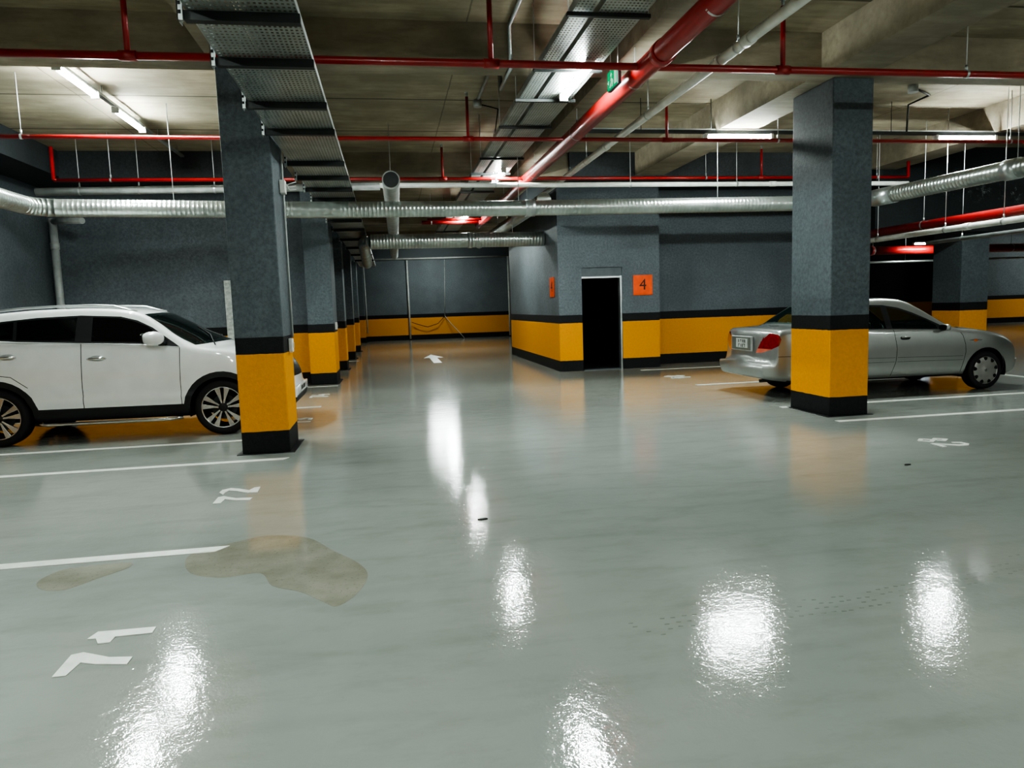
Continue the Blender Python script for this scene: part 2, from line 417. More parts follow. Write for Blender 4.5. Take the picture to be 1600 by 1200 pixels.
poly_obj('parking_line', [[(10.42, 9.0), (10.52, 9.0), (10.62, 11.8), (10.52, 11.8)]], M['marking'], .0015, 'white line across the bay end ahead of the silver sedan', 'parking line', 'white bay lines on the floor')

def strokes(segs, w):
    out = []
    for (ax, ay), (bx, by) in segs:
        d = Vector((bx - ax, by - ay)); n = Vector((-d.y, d.x)).normalized() * w / 2; e = d.normalized() * w * .3
        a = Vector((ax, ay)) - e; b = Vector((bx, by)) + e
        out.append([tuple(a + n), tuple(b + n), tuple(b - n), tuple(a - n)][::-1])
    return out
DG = {'7': [((0, 1), (.6, 1)), ((.6, 1), (.35, .55)), ((.35, .55), (.25, 0))],
      '1': [((.1, .75), (.35, 1)), ((.35, 1), (.35, 0))],
      '2': [((0, .78), (.12, .97)), ((.12, .97), (.4, 1)), ((.4, 1), (.58, .85)), ((.58, .85), (.55, .6)), ((.55, .6), (.0, .02)), ((.0, .02), (.6, .02))],
      '3': [((.02, .95), (.45, 1)), ((.45, 1), (.58, .78)), ((.58, .78), (.3, .54)), ((.3, .54), (.6, .3)), ((.6, .3), (.45, .02)), ((.45, .02), (.02, .06))],
      '4': [((.4, 1), (0, .35)), ((0, .35), (.65, .35)), ((.48, .6), (.48, 0))],
      '8': [((.3, .54), (.06, .76)), ((.06, .76), (.3, 1)), ((.3, 1), (.54, .76)), ((.54, .76), (.3, .54)), ((.3, .54), (.0, .25)), ((.0, .25), (.3, 0)), ((.3, 0), (.6, .25)), ((.6, .25), (.3, .54))],
      '5': [((.58, 1), (.08, 1)), ((.08, 1), (.04, .56)), ((.04, .56), (.42, .6)), ((.42, .6), (.6, .3)), ((.6, .3), (.4, .02)), ((.4, .02), (.0, .06))]}
def number(txt, ox, oy, read, up, h, wd, w, label, z=.0015):
    polys = []
    for i, ch in enumerate(txt):
        segs = []
        for a, b in DG[ch]:
            f = lambda p: (ox + read[0] * (p[0] * wd + i * wd * 1.05) + up[0] * p[1] * h, oy + read[1] * (p[0] * wd + i * wd * 1.05) + up[1] * p[1] * h)
            segs.append((f(a), f(b)))
        polys += strokes(segs, w)
    return poly_obj('bay_number', polys, M['marking'], z, label, 'bay number', 'bay numbers painted on the floor')
poly_obj('bay_number', [
    [(-1.453, 3.147), (-1.457, 3.345), (-1.413, 3.36), (-1.385, 3.27), (-1.399, 3.147)], [(-1.413, 3.36), (-1.279, 3.282), (-1.312, 3.226), (-1.398, 3.264)],
    [(-1.279, 3.282), (-1.177, 3.262), (-1.179, 3.195), (-1.312, 3.226)],
    [(-1.45, 3.50), (-1.43, 3.572), (-1.17, 3.565), (-1.168, 3.499), (-1.412, 3.496)], [(-1.412, 3.497), (-1.329, 3.499), (-1.33, 3.438), (-1.382, 3.437)]],
    M['marking'], .0015, 'white number 71 painted on the floor nearest the camera at left', 'bay number', 'bay numbers painted on the floor')
poly_obj('bay_number', [
    [(-1.442, 5.89), (-1.444, 6.092), (-1.408, 6.115), (-1.375, 6.03), (-1.384, 5.89)], [(-1.408, 6.115), (-1.292, 6.018), (-1.281, 5.95), (-1.38, 6.018)], [(-1.292, 6.018), (-1.16, 5.995), (-1.168, 5.925), (-1.281, 5.95)],
    [(-1.425, 6.17), (-1.47, 6.25), (-1.464, 6.338), (-1.405, 6.382), (-1.405, 6.30), (-1.42, 6.24)], [(-1.405, 6.382), (-1.335, 6.345), (-1.335, 6.262), (-1.405, 6.30)],
    [(-1.335, 6.345), (-1.235, 6.262), (-1.229, 6.173), (-1.335, 6.262)], [(-1.235, 6.262), (-1.203, 6.249), (-1.157, 6.178), (-1.229, 6.173)], [(-1.232, 6.262), (-1.205, 6.340), (-1.158, 6.356), (-1.150, 6.17), (-1.203, 6.172)]],
    M['marking'], .0015, 'white number 72 painted on the floor before the left column', 'bay number', 'bay numbers painted on the floor')
number('73', -1.14, 10.0, (0, 1), (-1, 0), .28, .24, .045, 'small white number painted on the floor right of the suv front wheel')
number('74', -1.14, 12.95, (0, 1), (-1, 0), .28, .24, .045, 'small white number painted before the second left column')
number('82', 5.15, 6.44, (0, -1), (1, 0), .29, .235, .042, 'white number 82 painted on the floor right of the right column')
number('84', 5.28, 13.55, (0, -1), (1, 0), .36, .27, .06, 'faint white number on the floor behind the tail of the sedan')
o = poly_obj('lane_arrow', [[(1.13, 19.8), (1.35, 19.8), (1.35, 21.9), (1.13, 21.9)], [(.96, 21.9), (1.54, 21.9), (1.25, 23.4)]], M['marking'], .0015, 'white painted arrow far down the driving lane', 'floor arrow')
# tyre tread marks
M['tread'] = simple('tread_mark', (.245, .262, .238), .12, nscale=30, var=.2)
TR = []
for k in range(4):
    for i in range(46):
        t = i / 45; x = 1.02 + 2.35 * t; y = 2.93 + .05 * k + .10 * t + .55 * max(0, t - .45) ** 1.5 + random.uniform(-.008, .008)
        if random.random() < .28: continue
        x += random.uniform(-.01, .01); TR.append([(x, y), (x + .022, y - .002), (x + .026, y + .007), (x + .004, y + .009)])
_o = poly_obj('tyre_mark', TR, M['tread'], .0002, 'faint dotted tyre tread marks on the floor at lower right', 'tyre mark', None, .0006); _o['kind'] = 'stuff'
# damp stains
def blob(name, pts, label):
    n = len(pts); P = []
    for i in range(n):
        p0, p1, p2, p3 = [Vector(pts[(i + k) % n]) for k in (-1, 0, 1, 2)]
        for t in (0, .2, .4, .6, .8):
            q = .5 * ((2 * p1) + (-p0 + p2) * t + (2 * p0 - 5 * p1 + 4 * p2 - p3) * t * t + (-p0 + 3 * p1 - 3 * p2 + p3) * t ** 3); P.append((q.x, q.y))
    return poly_obj(name, [P[::-1]], M['wet'], .0003, label, 'floor stain', None, .0008)
blob('damp_stain', [(-1.294, 4.553), (-1.256, 4.70), (-1.05, 4.84), (-.863, 4.92), (-.6, 4.80), (-.42, 4.50), (-.251, 4.223), (-.19, 4.001), (-.24, 3.75), (-.33, 3.611), (-.40, 3.68), (-.535, 3.851), (-.70, 3.98), (-.80, 4.20), (-1.0, 4.18), (-1.2, 4.30)], 'large brown damp stain on the floor past the end of the line by number 72')
blob('damp_stain', [(-2.045, 4.394), (-1.98, 4.564), (-1.80, 4.60), (-1.63, 4.60), (-1.60, 4.50), (-1.722, 4.341), (-1.835, 4.206), (-1.971, 4.25)], 'small brown damp patch against the white line at left')
for (x, y, s, l) in [(.57, 4.9, .035, 'small dark scrap lying on the floor right of the large damp stain'), (4.33, 5.5, .03, 'tiny dark crumb on the open floor before the right column')]:
    g = G(); g.prism([(-s, -.01), (-s * .2, -.02), (s, -.008), (s * .7, .014), (-s * .4, .012)], 0, .008, plane='xy')
    tag(obj('debris', g, M['rubber'], loc=(x, y, .0)), l, 'debris')

# ------------------------------------------------------------------ pipes
def pipe(name, pts, r, mat, label, rods=(), clamps=(), couplings=(), group=None, n=16, ztop=ZC, rodname='hanger_rod', cat='pipe'):
    r0 = root(name, label, cat, pts[0], group=group); o0 = Vector(pts[0])
    L = lambda p: tuple(Vector(p) - o0)
    obj('pipe_run', G().tube([L(p) for p in pts], r, n), M[mat], r0)
    for p in rods:
        zt = p[3] if len(p) > 3 else ztop
        obj(rodname, G().tube([L((p[0], p[1], p[2] + r)), L((p[0], p[1], zt))], .006, 6), M['rod'], r0)
        d = Vector(pts[1]) - Vector(pts[0]) if len(pts) == 2 else None
        ax = 'x' if (d and abs(d.x) > abs(d.y)) else 'y'
        g = G(); c = L(p[:3]); rr = r + .006; e = .014
        ring = []
        for s in (-e, e):
            ring.append([(c[0] + (s if ax == 'x' else rr * math.cos(a)), c[1] + (s if ax == 'y' else rr * math.cos(a)), c[2] + rr * math.sin(a)) for a in [2 * PI * k / 20 for k in range(20)]])
        g.add(ring[0] + ring[1], [(k, (k + 1) % 20, 20 + (k + 1) % 20, 20 + k) for k in range(20)], 0, True)
        g.tube([(c[0], c[1], c[2] + rr), (c[0], c[1], c[2] + rr + .05)], .014, 8)
        obj('clamp', g, M['galv'], r0, normals_fix=False)
    for p in couplings:
        a = Vector(p) - o0; d = (Vector(pts[-1]) - Vector(pts[0])).normalized() * .06
        obj('coupling', G().tube([a - d, a + d], r * 1.16, n), M[mat], r0)
    return r0
mr = pipe('fire_main_pipe', [(2.56, -6, 3.7), (2.52, 20.1, 3.7)], .098, 'red', 'thick red fire main running along the lane under the beams',
          rods=[(2.55, 3.4, 3.7, 4.45), (2.55, 5.4, 3.7, 4.0), (2.55, 7.25, 3.7, 4.0), (2.54, 9.5, 3.7, 4.0), (2.54, 12.3, 3.7, 4.0), (2.53, 15.6, 3.7), (2.53, 18.8, 3.7)],
          couplings=[(2.55, 6.5, 3.7), (2.54, 13.2, 3.7)], n=24)
obj('branch', G().tube([(-1.5, 24.7, 0), (-.04, 24.7, 0)], .035, 12), M['red'], mr)
pipe('water_pipe', [(3.33, -6, 3.8), (3.33, 20, 3.8)], .05, 'white_pipe', 'white plastic pipe running parallel to the thick red fire main',
     rods=[(3.33, 5.2, 3.8), (3.33, 6.6, 3.8), (3.33, 9.0, 3.8), (3.33, 11.9, 3.8)], couplings=[(3.33, 6.4, 3.8), (3.33, 7.0, 3.8), (3.33, 10.8, 3.8)])
def sprinkler(y, x0, x1, r, label, risers, rods, z=3.7, elbows=()):
    p = pipe('sprinkler_pipe', [(x0, y, z), (x1, y, z)], r, 'red', label, rods=[(x, y, z) for x in rods], group='red cross pipes of the sprinkler system')
    for x, top in risers:
        lx = x - x0
        obj('riser', G().tube([(lx, 0, 0), (lx, 0, top - z)], r * .72, 12), M['red'], p)
        obj('tee', G().tube([(lx - .07, 0, 0), (lx + .07, 0, 0)], r * 1.3, 12), M['red'], p)
        if top < ZC:
            g = G(); g.tube([(lx, 0, top - z), (lx, 0, top - z + .05)], .016, 8); g.tube([(lx, 0, top - z + .05), (lx, 0, top - z + .056)], .028, 10)
            obj('sprinkler_head', g, M['galv'], p)
    return p
sprinkler(6.9, XL, 16, .034, 'nearest red sprinkler pipe crossing the whole picture in front of both big columns', [(-2.09, ZC), (1.04, ZC), (3.95, 4.30)], [-5.5, 6.0, 8.9])
sprinkler(9.9, XL, 16, .027, 'middle red sprinkler pipe crossing behind the two big columns', [(1.15, 4.24), (3.93, 4.22)], [-4.28, 5.6, 9.4])
p = sprinkler(12.9, -5.17, 10.02, .029, 'farthest long red sprinkler pipe with turned up ends', [(1.03, 4.23), (6.97, 4.22)], [-4.32, 5.87, 9.35], z=3.70)
for lx in (0, 15.19):
    obj('elbow', G().tube([(lx + (.05 if lx == 0 else -.05), 0, 0), (lx, 0, .012), (lx, 0, .52)], .03, 12), M['red'], p)
pipe('branch_pipe', [(.95, 19.3, 3.7), (2.40, 19.3, 3.7)], .05, 'red', 'short red cross pipe joining the fire main far down the lane', rods=[(1.2, 19.3, 3.7)])
pipe('branch_pipe', [(-1.0, 24.5, 3.75), (3.2, 24.5, 3.75)], .05, 'red', 'short red cross pipe hung high near the lane end wall')
pipe('drain_pipe', [(-5.55, 13.15, 3.56), (-.05, 13.15, 3.62)], .066, 'grey_pipe', 'grey drain pipe under the ceiling above the white suv', rods=[(-4.89, 13.15, 3.57), (-3.98, 13.15, 3.58), (-2.79, 13.15, 3.59), (-.9, 13.15, 3.61)], couplings=[(-1.0, 13.15, 3.61)])
pipe('drain_pipe', [(-.05, 12.55, 3.535), (9.75, 12.55, 3.525)], .042, 'white_pipe', 'thin white pipe just below the farthest red sprinkler pipe', rods=[(1.9, 12.55, 3.535), (4.3, 12.55, 3.53), (6.3, 12.55, 3.53), (8.2, 12.55, 3.53)], couplings=[(.05, 12.55, 3.535), (7.0, 12.55, 3.53)])
# corner downpipe
dp = pipe('downpipe', [(-6.27, 15.42, 0), (-6.27, 15.42, 3.42)], .07, 'grey_pipe', 'grey vertical downpipe in the corner behind the white suv', couplings=[(-6.27, 15.42, 2.9)])
obj('branch', G().tube([(0, 0, 3.36), (.35, -.35, 3.34), (.75, -.6, 3.30)], .06, 14), M['grey_pipe'], dp)
# right-hand pipes
pipe('water_pipe', [(9.22, 2, 2.5), (9.20, 13.4, 2.5)], .05, 'white_pipe', 'white pipe hanging low on rods at the right edge', rods=[(9.2, 9.75, 2.5), (9.18, 10.9, 2.5), (9.18, 12.6, 2.5), (9.2, 7.5, 2.5)], couplings=[(9.2, 10.45, 2.5)])
pipe('fire_pipe', [(9.44, 2, 2.66), (9.42, 13.4, 2.66)], .075, 'red', 'thick red pipe just above the low white pipe at right', rods=[(9.43, 8.0, 2.66), (9.42, 11.7, 2.66)], n=20)
pipe('conduit_pipe', [(9.3, 2, 2.38), (9.9, 12.2, 2.38)], .035, 'galv', 'dull steel conduit below the low white pipe at right', rods=[(9.85, 11.3, 2.38), (9.5, 5.4, 2.38)])
pipe('fire_pipe', [(14.5, 24, 3.03), (30, 24, 3.03)], .15, 'red', 'wide red pipe lit by the lamp beyond the silver sedan', rods=[(17.3, 24, 3.03), (20.4, 24, 3.03), (23, 24, 3.03)], couplings=[(17.2, 24, 3.03)], n=24)
pipe('conduit_pipe', [(14.5, 24.5, 2.62), (30, 24.5, 2.72)], .04, 'galv', 'thin dark pipe below the wide red pipe beyond the sedan', rods=[(19, 24.5, 2.66), (26, 24.5, 2.7)])
# ducts
def ribbed(pts, r, step=.085, rib=.006, corner=.35):
    # rounded path then rings with small seams
    P = [Vector(p) for p in pts]; out = [P[0]]
    for i in range(1, len(P) - 1):
        a = (P[i - 1] - P[i]); b = (P[i + 1] - P[i]); k = min(corner, a.length * .45, b.length * .45)
        s, e = P[i] + a.normalized() * k, P[i] + b.normalized() * k
        for t in [j / 6 for j in range(7)]: out.append((1 - t) ** 2 * s + 2 * t * (1 - t) * P[i] + t * t * e)
    out.append(P[-1]); Q = []; R = []
    for a, b in zip(out[:-1], out[1:]):
        n = max(1, int((b - a).length / step))
        for j in range(n):
            base = a.lerp(b, j / n); d = (b - a) / n
            for fr, rr in ((0, r + rib), (.12, r + rib), (.2, r), (.92, r)): Q.append(base + d * fr); R.append(rr)
    Q.append(out[-1]); R.append(r); return Q, R
def duct(name, pts, r, label, rods=(), mat='duct', step=.085, joints=(), corner=.35, rib=.0022):
    r0 = root(name, label, 'duct', pts[0]); o0 = Vector(pts[0])
    Q, R = ribbed([Vector(p) - o0 for p in pts], r, step, rib, corner)
    obj('duct_run', G().tube(Q, r, 24, radii=R), M[mat], r0)
    for p in rods:
        c = Vector(p[:3]) - o0
        obj('hanger_rod', G().tube([c + Vector((0, 0, r)), Vector((p[0], p[1], p[3] if len(p) > 3 else ZC)) - o0], .006, 6), M['rod'], r0)
    for a, b in joints:
        a = Vector(a) - o0; b = Vector(b) - o0
        obj('joint_sleeve', G().tube([a, b], r + .014, 24), M['galv'], r0)
    return r0
duct('spiral_duct', [(-4.70, 4, 3.0), (-4.66, 10.95, 3.0), (-1.0, 11.45, 3.0), (2.0, 11.5, 3.0), (6.6, 11.28, 3.0), (7.72, 11.15, 3.0), (8.1, 6.0, 3.0)], .120,
     'long silver spiral duct crossing from the left wall to the right edge', rods=[(-4.66, 9.9, 3.0), (-2.94, 11.19, 3.0), (2.1, 11.5, 3.0), (5.36, 11.34, 3.0), (8.0, 8.3, 3.0, 4.45)],
     joints=[((2.2, 11.49, 3.0), (2.35, 11.485, 3.0)), ((7.76, 10.75, 3.0), (7.79, 10.3, 3.0)), ((7.93, 8.4, 3.0), (7.95, 8.2, 3.0))], step=.06, rib=.0018)
duct('spiral_duct', [(-.33, 16.8, 3.0), (3.62, 16.8, 3.0)], .165, 'short thick spiral duct behind the long one, ending at the stair block', step=.07, rods=[(.2, 16.8, 3), (2.9, 16.8, 3)], joints=[((1.85, 16.8, 3.0), (1.95, 16.8, 3.0))])
_q, _r = ribbed([Vector((0, 0, 0)), Vector((-.16, .15, -.02)), Vector((-.22, 4.7, -.2))], .13, .1)
obj('duct_elbow', G().tube(_q, .13, 20, radii=_r), M['duct'], bpy.data.objects['spiral_duct.001'])
duct('round_duct', [(.12, 10.9, 3.345), (.28, 25.9, 3.345)], .128, 'round grey duct running away along the lane, open end facing the camera', mat='grey_pipe', step=1.2, rods=[(.13, 12.2, 3.345), (.2, 18, 3.345), (.25, 23, 3.345)])
bpy.data.objects['round_duct'].children[0].name = 'duct_run'
obj('open_end', G().tube([(0, -.012, 0), (0, .0, 0)], .112, 24), M['dsteel'], bpy.data.objects['round_duct'])  # dark disc caps the duct, standing for the shade inside it
# slanting transfer duct above the block corner
duct('transfer_duct', [(3.10, 14.2, 3.52), (3.02, 24, 3.52)], .14, 'dull round duct running away close to the stair block corner', step=.5, rods=[(3.09, 15.9, 3.52), (3.05, 20, 3.52)])

# ------------------------------------------------------------------ cable trays
def tray(name, x0, x1, y0, y1, z, label, bars, h=.06, strut=False, barmat='dsteel', over=.04, rodz=ZC):
    r0 = root(name, label, 'cable tray', ((x0 + x1) / 2, y0, z)); hx = (x1 - x0) / 2; L = y1 - y0
    obj('tray_bed', G().box((-hx, 0, 0), (hx, L, .003)), M['perf'], r0)
    for s in (-1, 1):
        g = G(); g.box((s * hx - .002, 0, 0), (s * hx + .002, L, h)); g.box((min(s * hx, s * (hx - .018)), 0, h - .003), (max(s * hx, s * (hx - .018)), L, h))
        obj('side_rail', g, M['galv'], r0)
    for y in bars:
        yy = y - y0
        if strut:
            obj('crossbar', G().box((-hx - .02, yy - .03, -.055), (hx + .01, yy + .03, -.001)), M['dsteel'], r0)
            g = G(); g.box((-hx - .05, yy - .055, -.065), (-hx - .02, yy - .025, .20)); g.box((-hx - .05, yy - .055, -.065), (-hx - .044, yy + .045, .20))
            b = obj('wall_bracket', g, M['galv'], r0)
            for k in range(4): obj('slot', G().box((-hx - .043, yy - .057, -.03 + k * .05), (-hx - .028, yy - .0545, -.01 + k * .05)), M['seam'], b)
            obj('hanger_rod', G().tube([(-hx - .035, yy, .18), (-hx - .035, yy, rodz - z)], .006, 6), M['rod'], r0)
        else:
            g = G(); g.box((-hx - over, yy - .02, -.035), (hx + over, yy + .02, -.001)); obj('crossbar', g, M[barmat], r0)
            for s in (-1, 1): obj('hanger_rod', G().tube([(s * (hx + over - .01), yy, -.03), (s * (hx + over - .01), yy, rodz - z)], .005, 6), M['rod'], r0)
    return r0
tray('cable_tray', -1.068, -.445, 1.0, 30, 3.235, 'wide perforated cable tray beside the left columns with stepped brackets',
     [2.4, 3.6, 4.68, 5.48, 6.55, 7.48, 9.02, 9.97, 10.9, 11.85, 13.2, 14.6, 16.2, 18.4, 20.8, 23.4, 26], strut=True, h=.05)
for (x0, x1, l) in ((1.57, 1.73, 'narrow perforated cable tray left of the wide central one'), (1.78, 2.17, 'wide perforated cable tray above the central lamps')):
    t = tray('cable_tray', x0, x1, -4, 26, 3.80, l, [], h=.07)
for i, y in enumerate([.5, 2.2, 4.1, 5.93, 7.3, 8.37, 9.6, 11.6, 12.9, 14.9, 17.2, 19.6, 22.5]):
    r0 = root('tray_hanger', 'thin steel crossbar under the central cable trays', 'hanger', (1.87, y, 3.765), group='steel crossbars carrying the two central cable trays')
    obj('crossbar', G().box((-.35, -.02, 0), (.35, .02, .032)), M['dsteel'], r0, bev=.003)
    for s in (-1, 1): obj('rod', G().tube([(s * .335, 0, .03), (s * .335, 0, ZC - 3.765)], .005, 6), M['rod'], r0)
ct = root('cable_channel', 'dark lamp channel hung across the right bays', 'cable tray', (2.9, 10.5, 3.93))
g = G(); g.box((0, -.03, 0), (13.2, .03, .045)); obj('channel', g, M['dsteel'], ct)
g = G(); g.box((0, .12, .05), (13.2, .24, .10)); obj('tray_bed', g, M['galv'], ct)
for x in [.9, 2.0, 4.2, 5.0, 7.0, 8.2, 8.9, 11, 12.6]:
    obj('hanger_rod', G().tube([(x, .08, .05), (x, .08, ZC - 3.93)], .006, 6), M['dsteel'], ct)
cl = root('lamp_channel', 'thin pale channel carrying the two lamps above the suv bay', 'cable tray', (-3.5, 8.3, 4.305))
obj('channel', G().box((-.03, 0, 0), (.03, 5.8, .03)), M['galv'], cl)
for y in [.3, 2.1, 4.4, 5.5]: obj('hanger_rod', G().tube([(0, y, .02), (0, y, ZC - 4.305)], .005, 6), M['rod'], cl)

# ------------------------------------------------------------------ lamps
def lamp(x, y, z, ax, label, L=1.1, group=None, w=.042, rodz=None):
    r0 = root('batten_lamp', label, 'lamp', (x, y, z), PI / 2 if ax == 'y' else 0, group)
    g = G(); g.box((-L / 2, -w * .8, .0), (L / 2, w * .8, .035)); obj('housing', g, M['housing'], r0, bev=.004)
    prof = [(w * math.cos(a), -w * .9 * math.sin(a)) for a in [PI * k / 10 for k in range(11)]]
    g = G(); g.prism(prof, -L / 2 + .02, L / 2 - .02, plane='yz'); obj('tube', g, M['tube'], r0)
    for s in (-1, 1): obj('end_cap', G().box((s * L / 2 - .02, -w * 1.05, -w), (s * L / 2 + .02, w * 1.05, .036)), M['housing'], r0)
    if rodz:
        for s in (-.4, .4): obj('hanger_rod', G().tube([(s * L, 0, .03), (s * L, 0, rodz - z)], .005, 6), M['rod'], r0)
    return r0
LC = 'batten lamps in a row under the central cable tray'
for y, l in [(-3.4, None), (7.6, 'bright lamp under the central tray beside the exit sign'), (13.0, 'bright lamp under the central tray just above the spiral duct'), (18.8, 'small bright lamp far down the central tray'), (25.2, 'most distant bright lamp toward the lane end')]:
    lamp(2.03, y, 3.763, 'y', l or 'lamp under the central tray out of the picture', group=LC)
for y, l in [(9.62, 'nearer bright lamp above the white suv bay'), (11.4, 'farther bright lamp above the white suv bay')]:
    lamp(-3.5, y, 4.27, 'y', l, 1.1)
for x, l in [(5.3, 'bright lamp on the channel left of the right column'), (9.15, 'bright lamp on the channel right of the right column'), (17.4, 'lamp farther along the channel at right')]:
    lamp(x, 10.5, 3.89, 'x', l, 1.05, rodz=ZC if x > 14 else None)
for x, y in ((5.4, -1), (9.4, -1), (13.6, 1), (5.4, -5), (9.4, -5)): lamp(x, y, 3.89, 'x', 'added fill lamp over the near right bays, outside the picture', 1.05, rodz=ZC, group='added fill lamps over the near right bays')  # unseen lamps added as diffuse fill
for x, y in ((-3.5, -4), (-3.5, -1.0), (-3.5, 3.2)): lamp(x + .45, y, 3.93, 'y', 'unseen lamp over the near left bay, outside the picture', 1.1, rodz=ZC, group='lamps over the near left bays')  # lit beam implies the lamp nearest it; the rest added for fill
lamp(18.8, 23.2, 3.20, 'x', 'small bright lamp hung over the wide red pipe beyond the sedan', 1.0, rodz=ZC)
lamp(29.5, 26.5, 3.9, 'y', 'lamp lighting the far right wall', 1.1, rodz=ZC)
lamp(2.2, 32.5, 4.2, 'x', 'lamp lighting the lane end wall', 1.1, rodz=ZC)

# exit sign
ex = root('exit_sign', 'green illuminated exit sign hanging beside the red fire main', 'sign', (2.33, 7.24, 3.70))
obj('sign_box', G().box((-.018, -.165, -.10), (.018, .165, .09)), M['dframe'], ex, bev=.004)
obj('sign_face', G().box((-.024, -.16, -.095), (-.019, .16, .085)), M['green'], ex)
g = G()
X = (-.028, -.0245)
for poly in ([(-.15, -.08), (-.075, -.08), (-.075, .06), (-.15, .06)], [(.0, .035), (.025, .06), (.05, .035), (.025, .01)], [(.03, .01), (-.03, -.02), (-.02, -.045), (.045, -.015)], [(-.02, -.03), (.01, -.08), (-.01, -.085), (-.04, -.035)], [(.02, -.02), (.08, -.075), (.06, -.085), (.0, -.035)], [(.10, .0), (.15, -.02), (.10, -.045)]):
    g.prism(poly, X[0], X[1], plane='yz')
obj('pictogram', g, M['exitwhite'], ex)
for s in (-.12, .12): obj('hanger_rod', G().tube([(0, s, .09), (0, s, ZC - 3.70 if s < 0 else ZC - 3.7)], .004, 6), M['rod'], ex)

# numbered orange signs
def txt(name, s, size, mat, parent, loc, rot):
    c = bpy.data.curves.new(name, 'FONT'); c.body = s; c.size = size; c.extrude = .001; c.align_x = 'CENTER'; c.align_y = 'CENTER'
    t = bpy.data.objects.new(name, c); COL.objects.link(t)
    dg = bpy.context.evaluated_depsgraph_get(); me = bpy.data.meshes.new_from_object(t.evaluated_get(dg))
    bpy.data.objects.remove(t); o = bpy.data.objects.new(name, me); me.materials.clear(); me.materials.append(mat)
    COL.objects.link(o); o.parent = parent; o.location = loc; o.rotation_euler = rot; return o
s1 = root('number_sign', 'square orange sign with number 4 right of the doorway', 'sign', (5.56, 15.495, 1.84))
obj('panel', G().box((-.22, -.012, -.22), (.22, .003, .22)), M['orange'], s1, bev=.003)
txt('numeral', '4', .34, M['ink'], s1, (0, -.0135, 0), (PI / 2, 0, 0))
s2 = root('number_sign', 'orange sign with a number on the side wall of the stair block', 'sign', (3.645, 16.1, 1.86), -PI / 2)
obj('panel', G().box((-.21, -.012, -.22), (.21, .003, .22)), M['orange'], s2, bev=.003)
txt('numeral', '4', .34, M['ink'], s2, (0, -.0135, 0), (PI / 2, 0, 0))

# small electrical things on the columns
c1 = root('conduit', 'thin grey conduit running down the side of the left column', 'conduit', (-1.10, 8.50, 1.2))
obj('pipe_run', G().tube([(.012, 0, 0), (.012, 0, 2.8)], .014, 8), M['grey_pipe'], c1)
jb = root('junction_box', 'small white junction box with loose wires high on the left column', 'junction box', (-1.105, 8.40, 2.84))
obj('box_body', G().box((0, -.06, -.07), (.06, .06, .07)), M['switch'], jb, bev=.006)
g = G()
for k in range(3): g.tube([(.06, 0, .02 * k), (.10, -.03 + .02 * k, .03 - .03 * k), (.17, -.02, .05 - .04 * k)], .004, 6)
obj('loose_wire', g, M['switch'], jb)
for (y, z, l) in ((8.30, 1.12, 'white switch box on the black band of the left column'), (15.5, 1.18, 'white switch box on the black band of the second left column')):
    sb = root('switch_box', l, 'switch', (-1.105 if y < 10 else -1.118, y, z))
    obj('box_body', G().box((0, -.05, -.075), (.045, .05, .075)), M['switch'], sb, bev=.008)
    obj('rocker', G().box((.045, -.025, -.03), (.052, .025, .03)), M['pale'], sb, bev=.002)
tb = root('height_board', 'tall narrow pale board standing on the wall behind the suv bonnet', 'board', (-3.19, 15.575, 0))
obj('board_panel', G().box((-.075, -.02, 0), (.075, .02, 2.17)), M['board'], tb, bev=.004)
g = G()
for k in range(14): g.box((-.03, -.023, 1.1 + k * .07), (.03, -.0205, 1.12 + k * .07))
obj('scale_mark', g, M['grey_pipe'], tb)
# lane end wall conduits
def ew(pts, label, r=.03, mat='pale'):
    r0 = root('wall_conduit', label, 'conduit', pts[0]); o0 = Vector(pts[0])
    obj('pipe_run', G().tube([tuple(Vector(p) - o0) for p in pts], r, 8), M[mat], r0)
    return r0
ew([(-1.05, 35.4, 3.86), (5.80, 35.4, 3.90)], 'pale conduit along the top of the lane end wall', .04)
ew([(5.84, 35.4, 3.9), (5.84, 35.4, .05)], 'pale vertical conduit at the right edge of the lane end wall', .05)
ew([(.94, 35.42, 3.8), (.96, 35.42, .05)], 'pale vertical conduit down the middle of the lane end wall', .045)
ew([(2.75, 35.42, 3.8), (2.66, 35.42, 1.1)], 'thin cable hanging down the right half of the lane end wall', .02, 'grey_pipe')
ew([(2.66, 35.40, 1.1), (2.9, 35.2, .75), (3.2, 35.0, .4), (3.5, 34.8, .03)], 'loose cable slanting down to the floor at the lane end', .018, 'lead')
ew([(2.62, 35.40, 1.06), (2.3, 35.3, .75), (1.8, 35.3, .6), (1.4, 35.3, .72), (1.05, 35.35, .85)], 'slack cable drooping across the yellow band of the end wall', .014, 'seam')
ew([(-1.09, 35.3, 3.6), (-1.05, 35.3, .4)], 'pale conduit at the left corner of the lane end wall', .03)
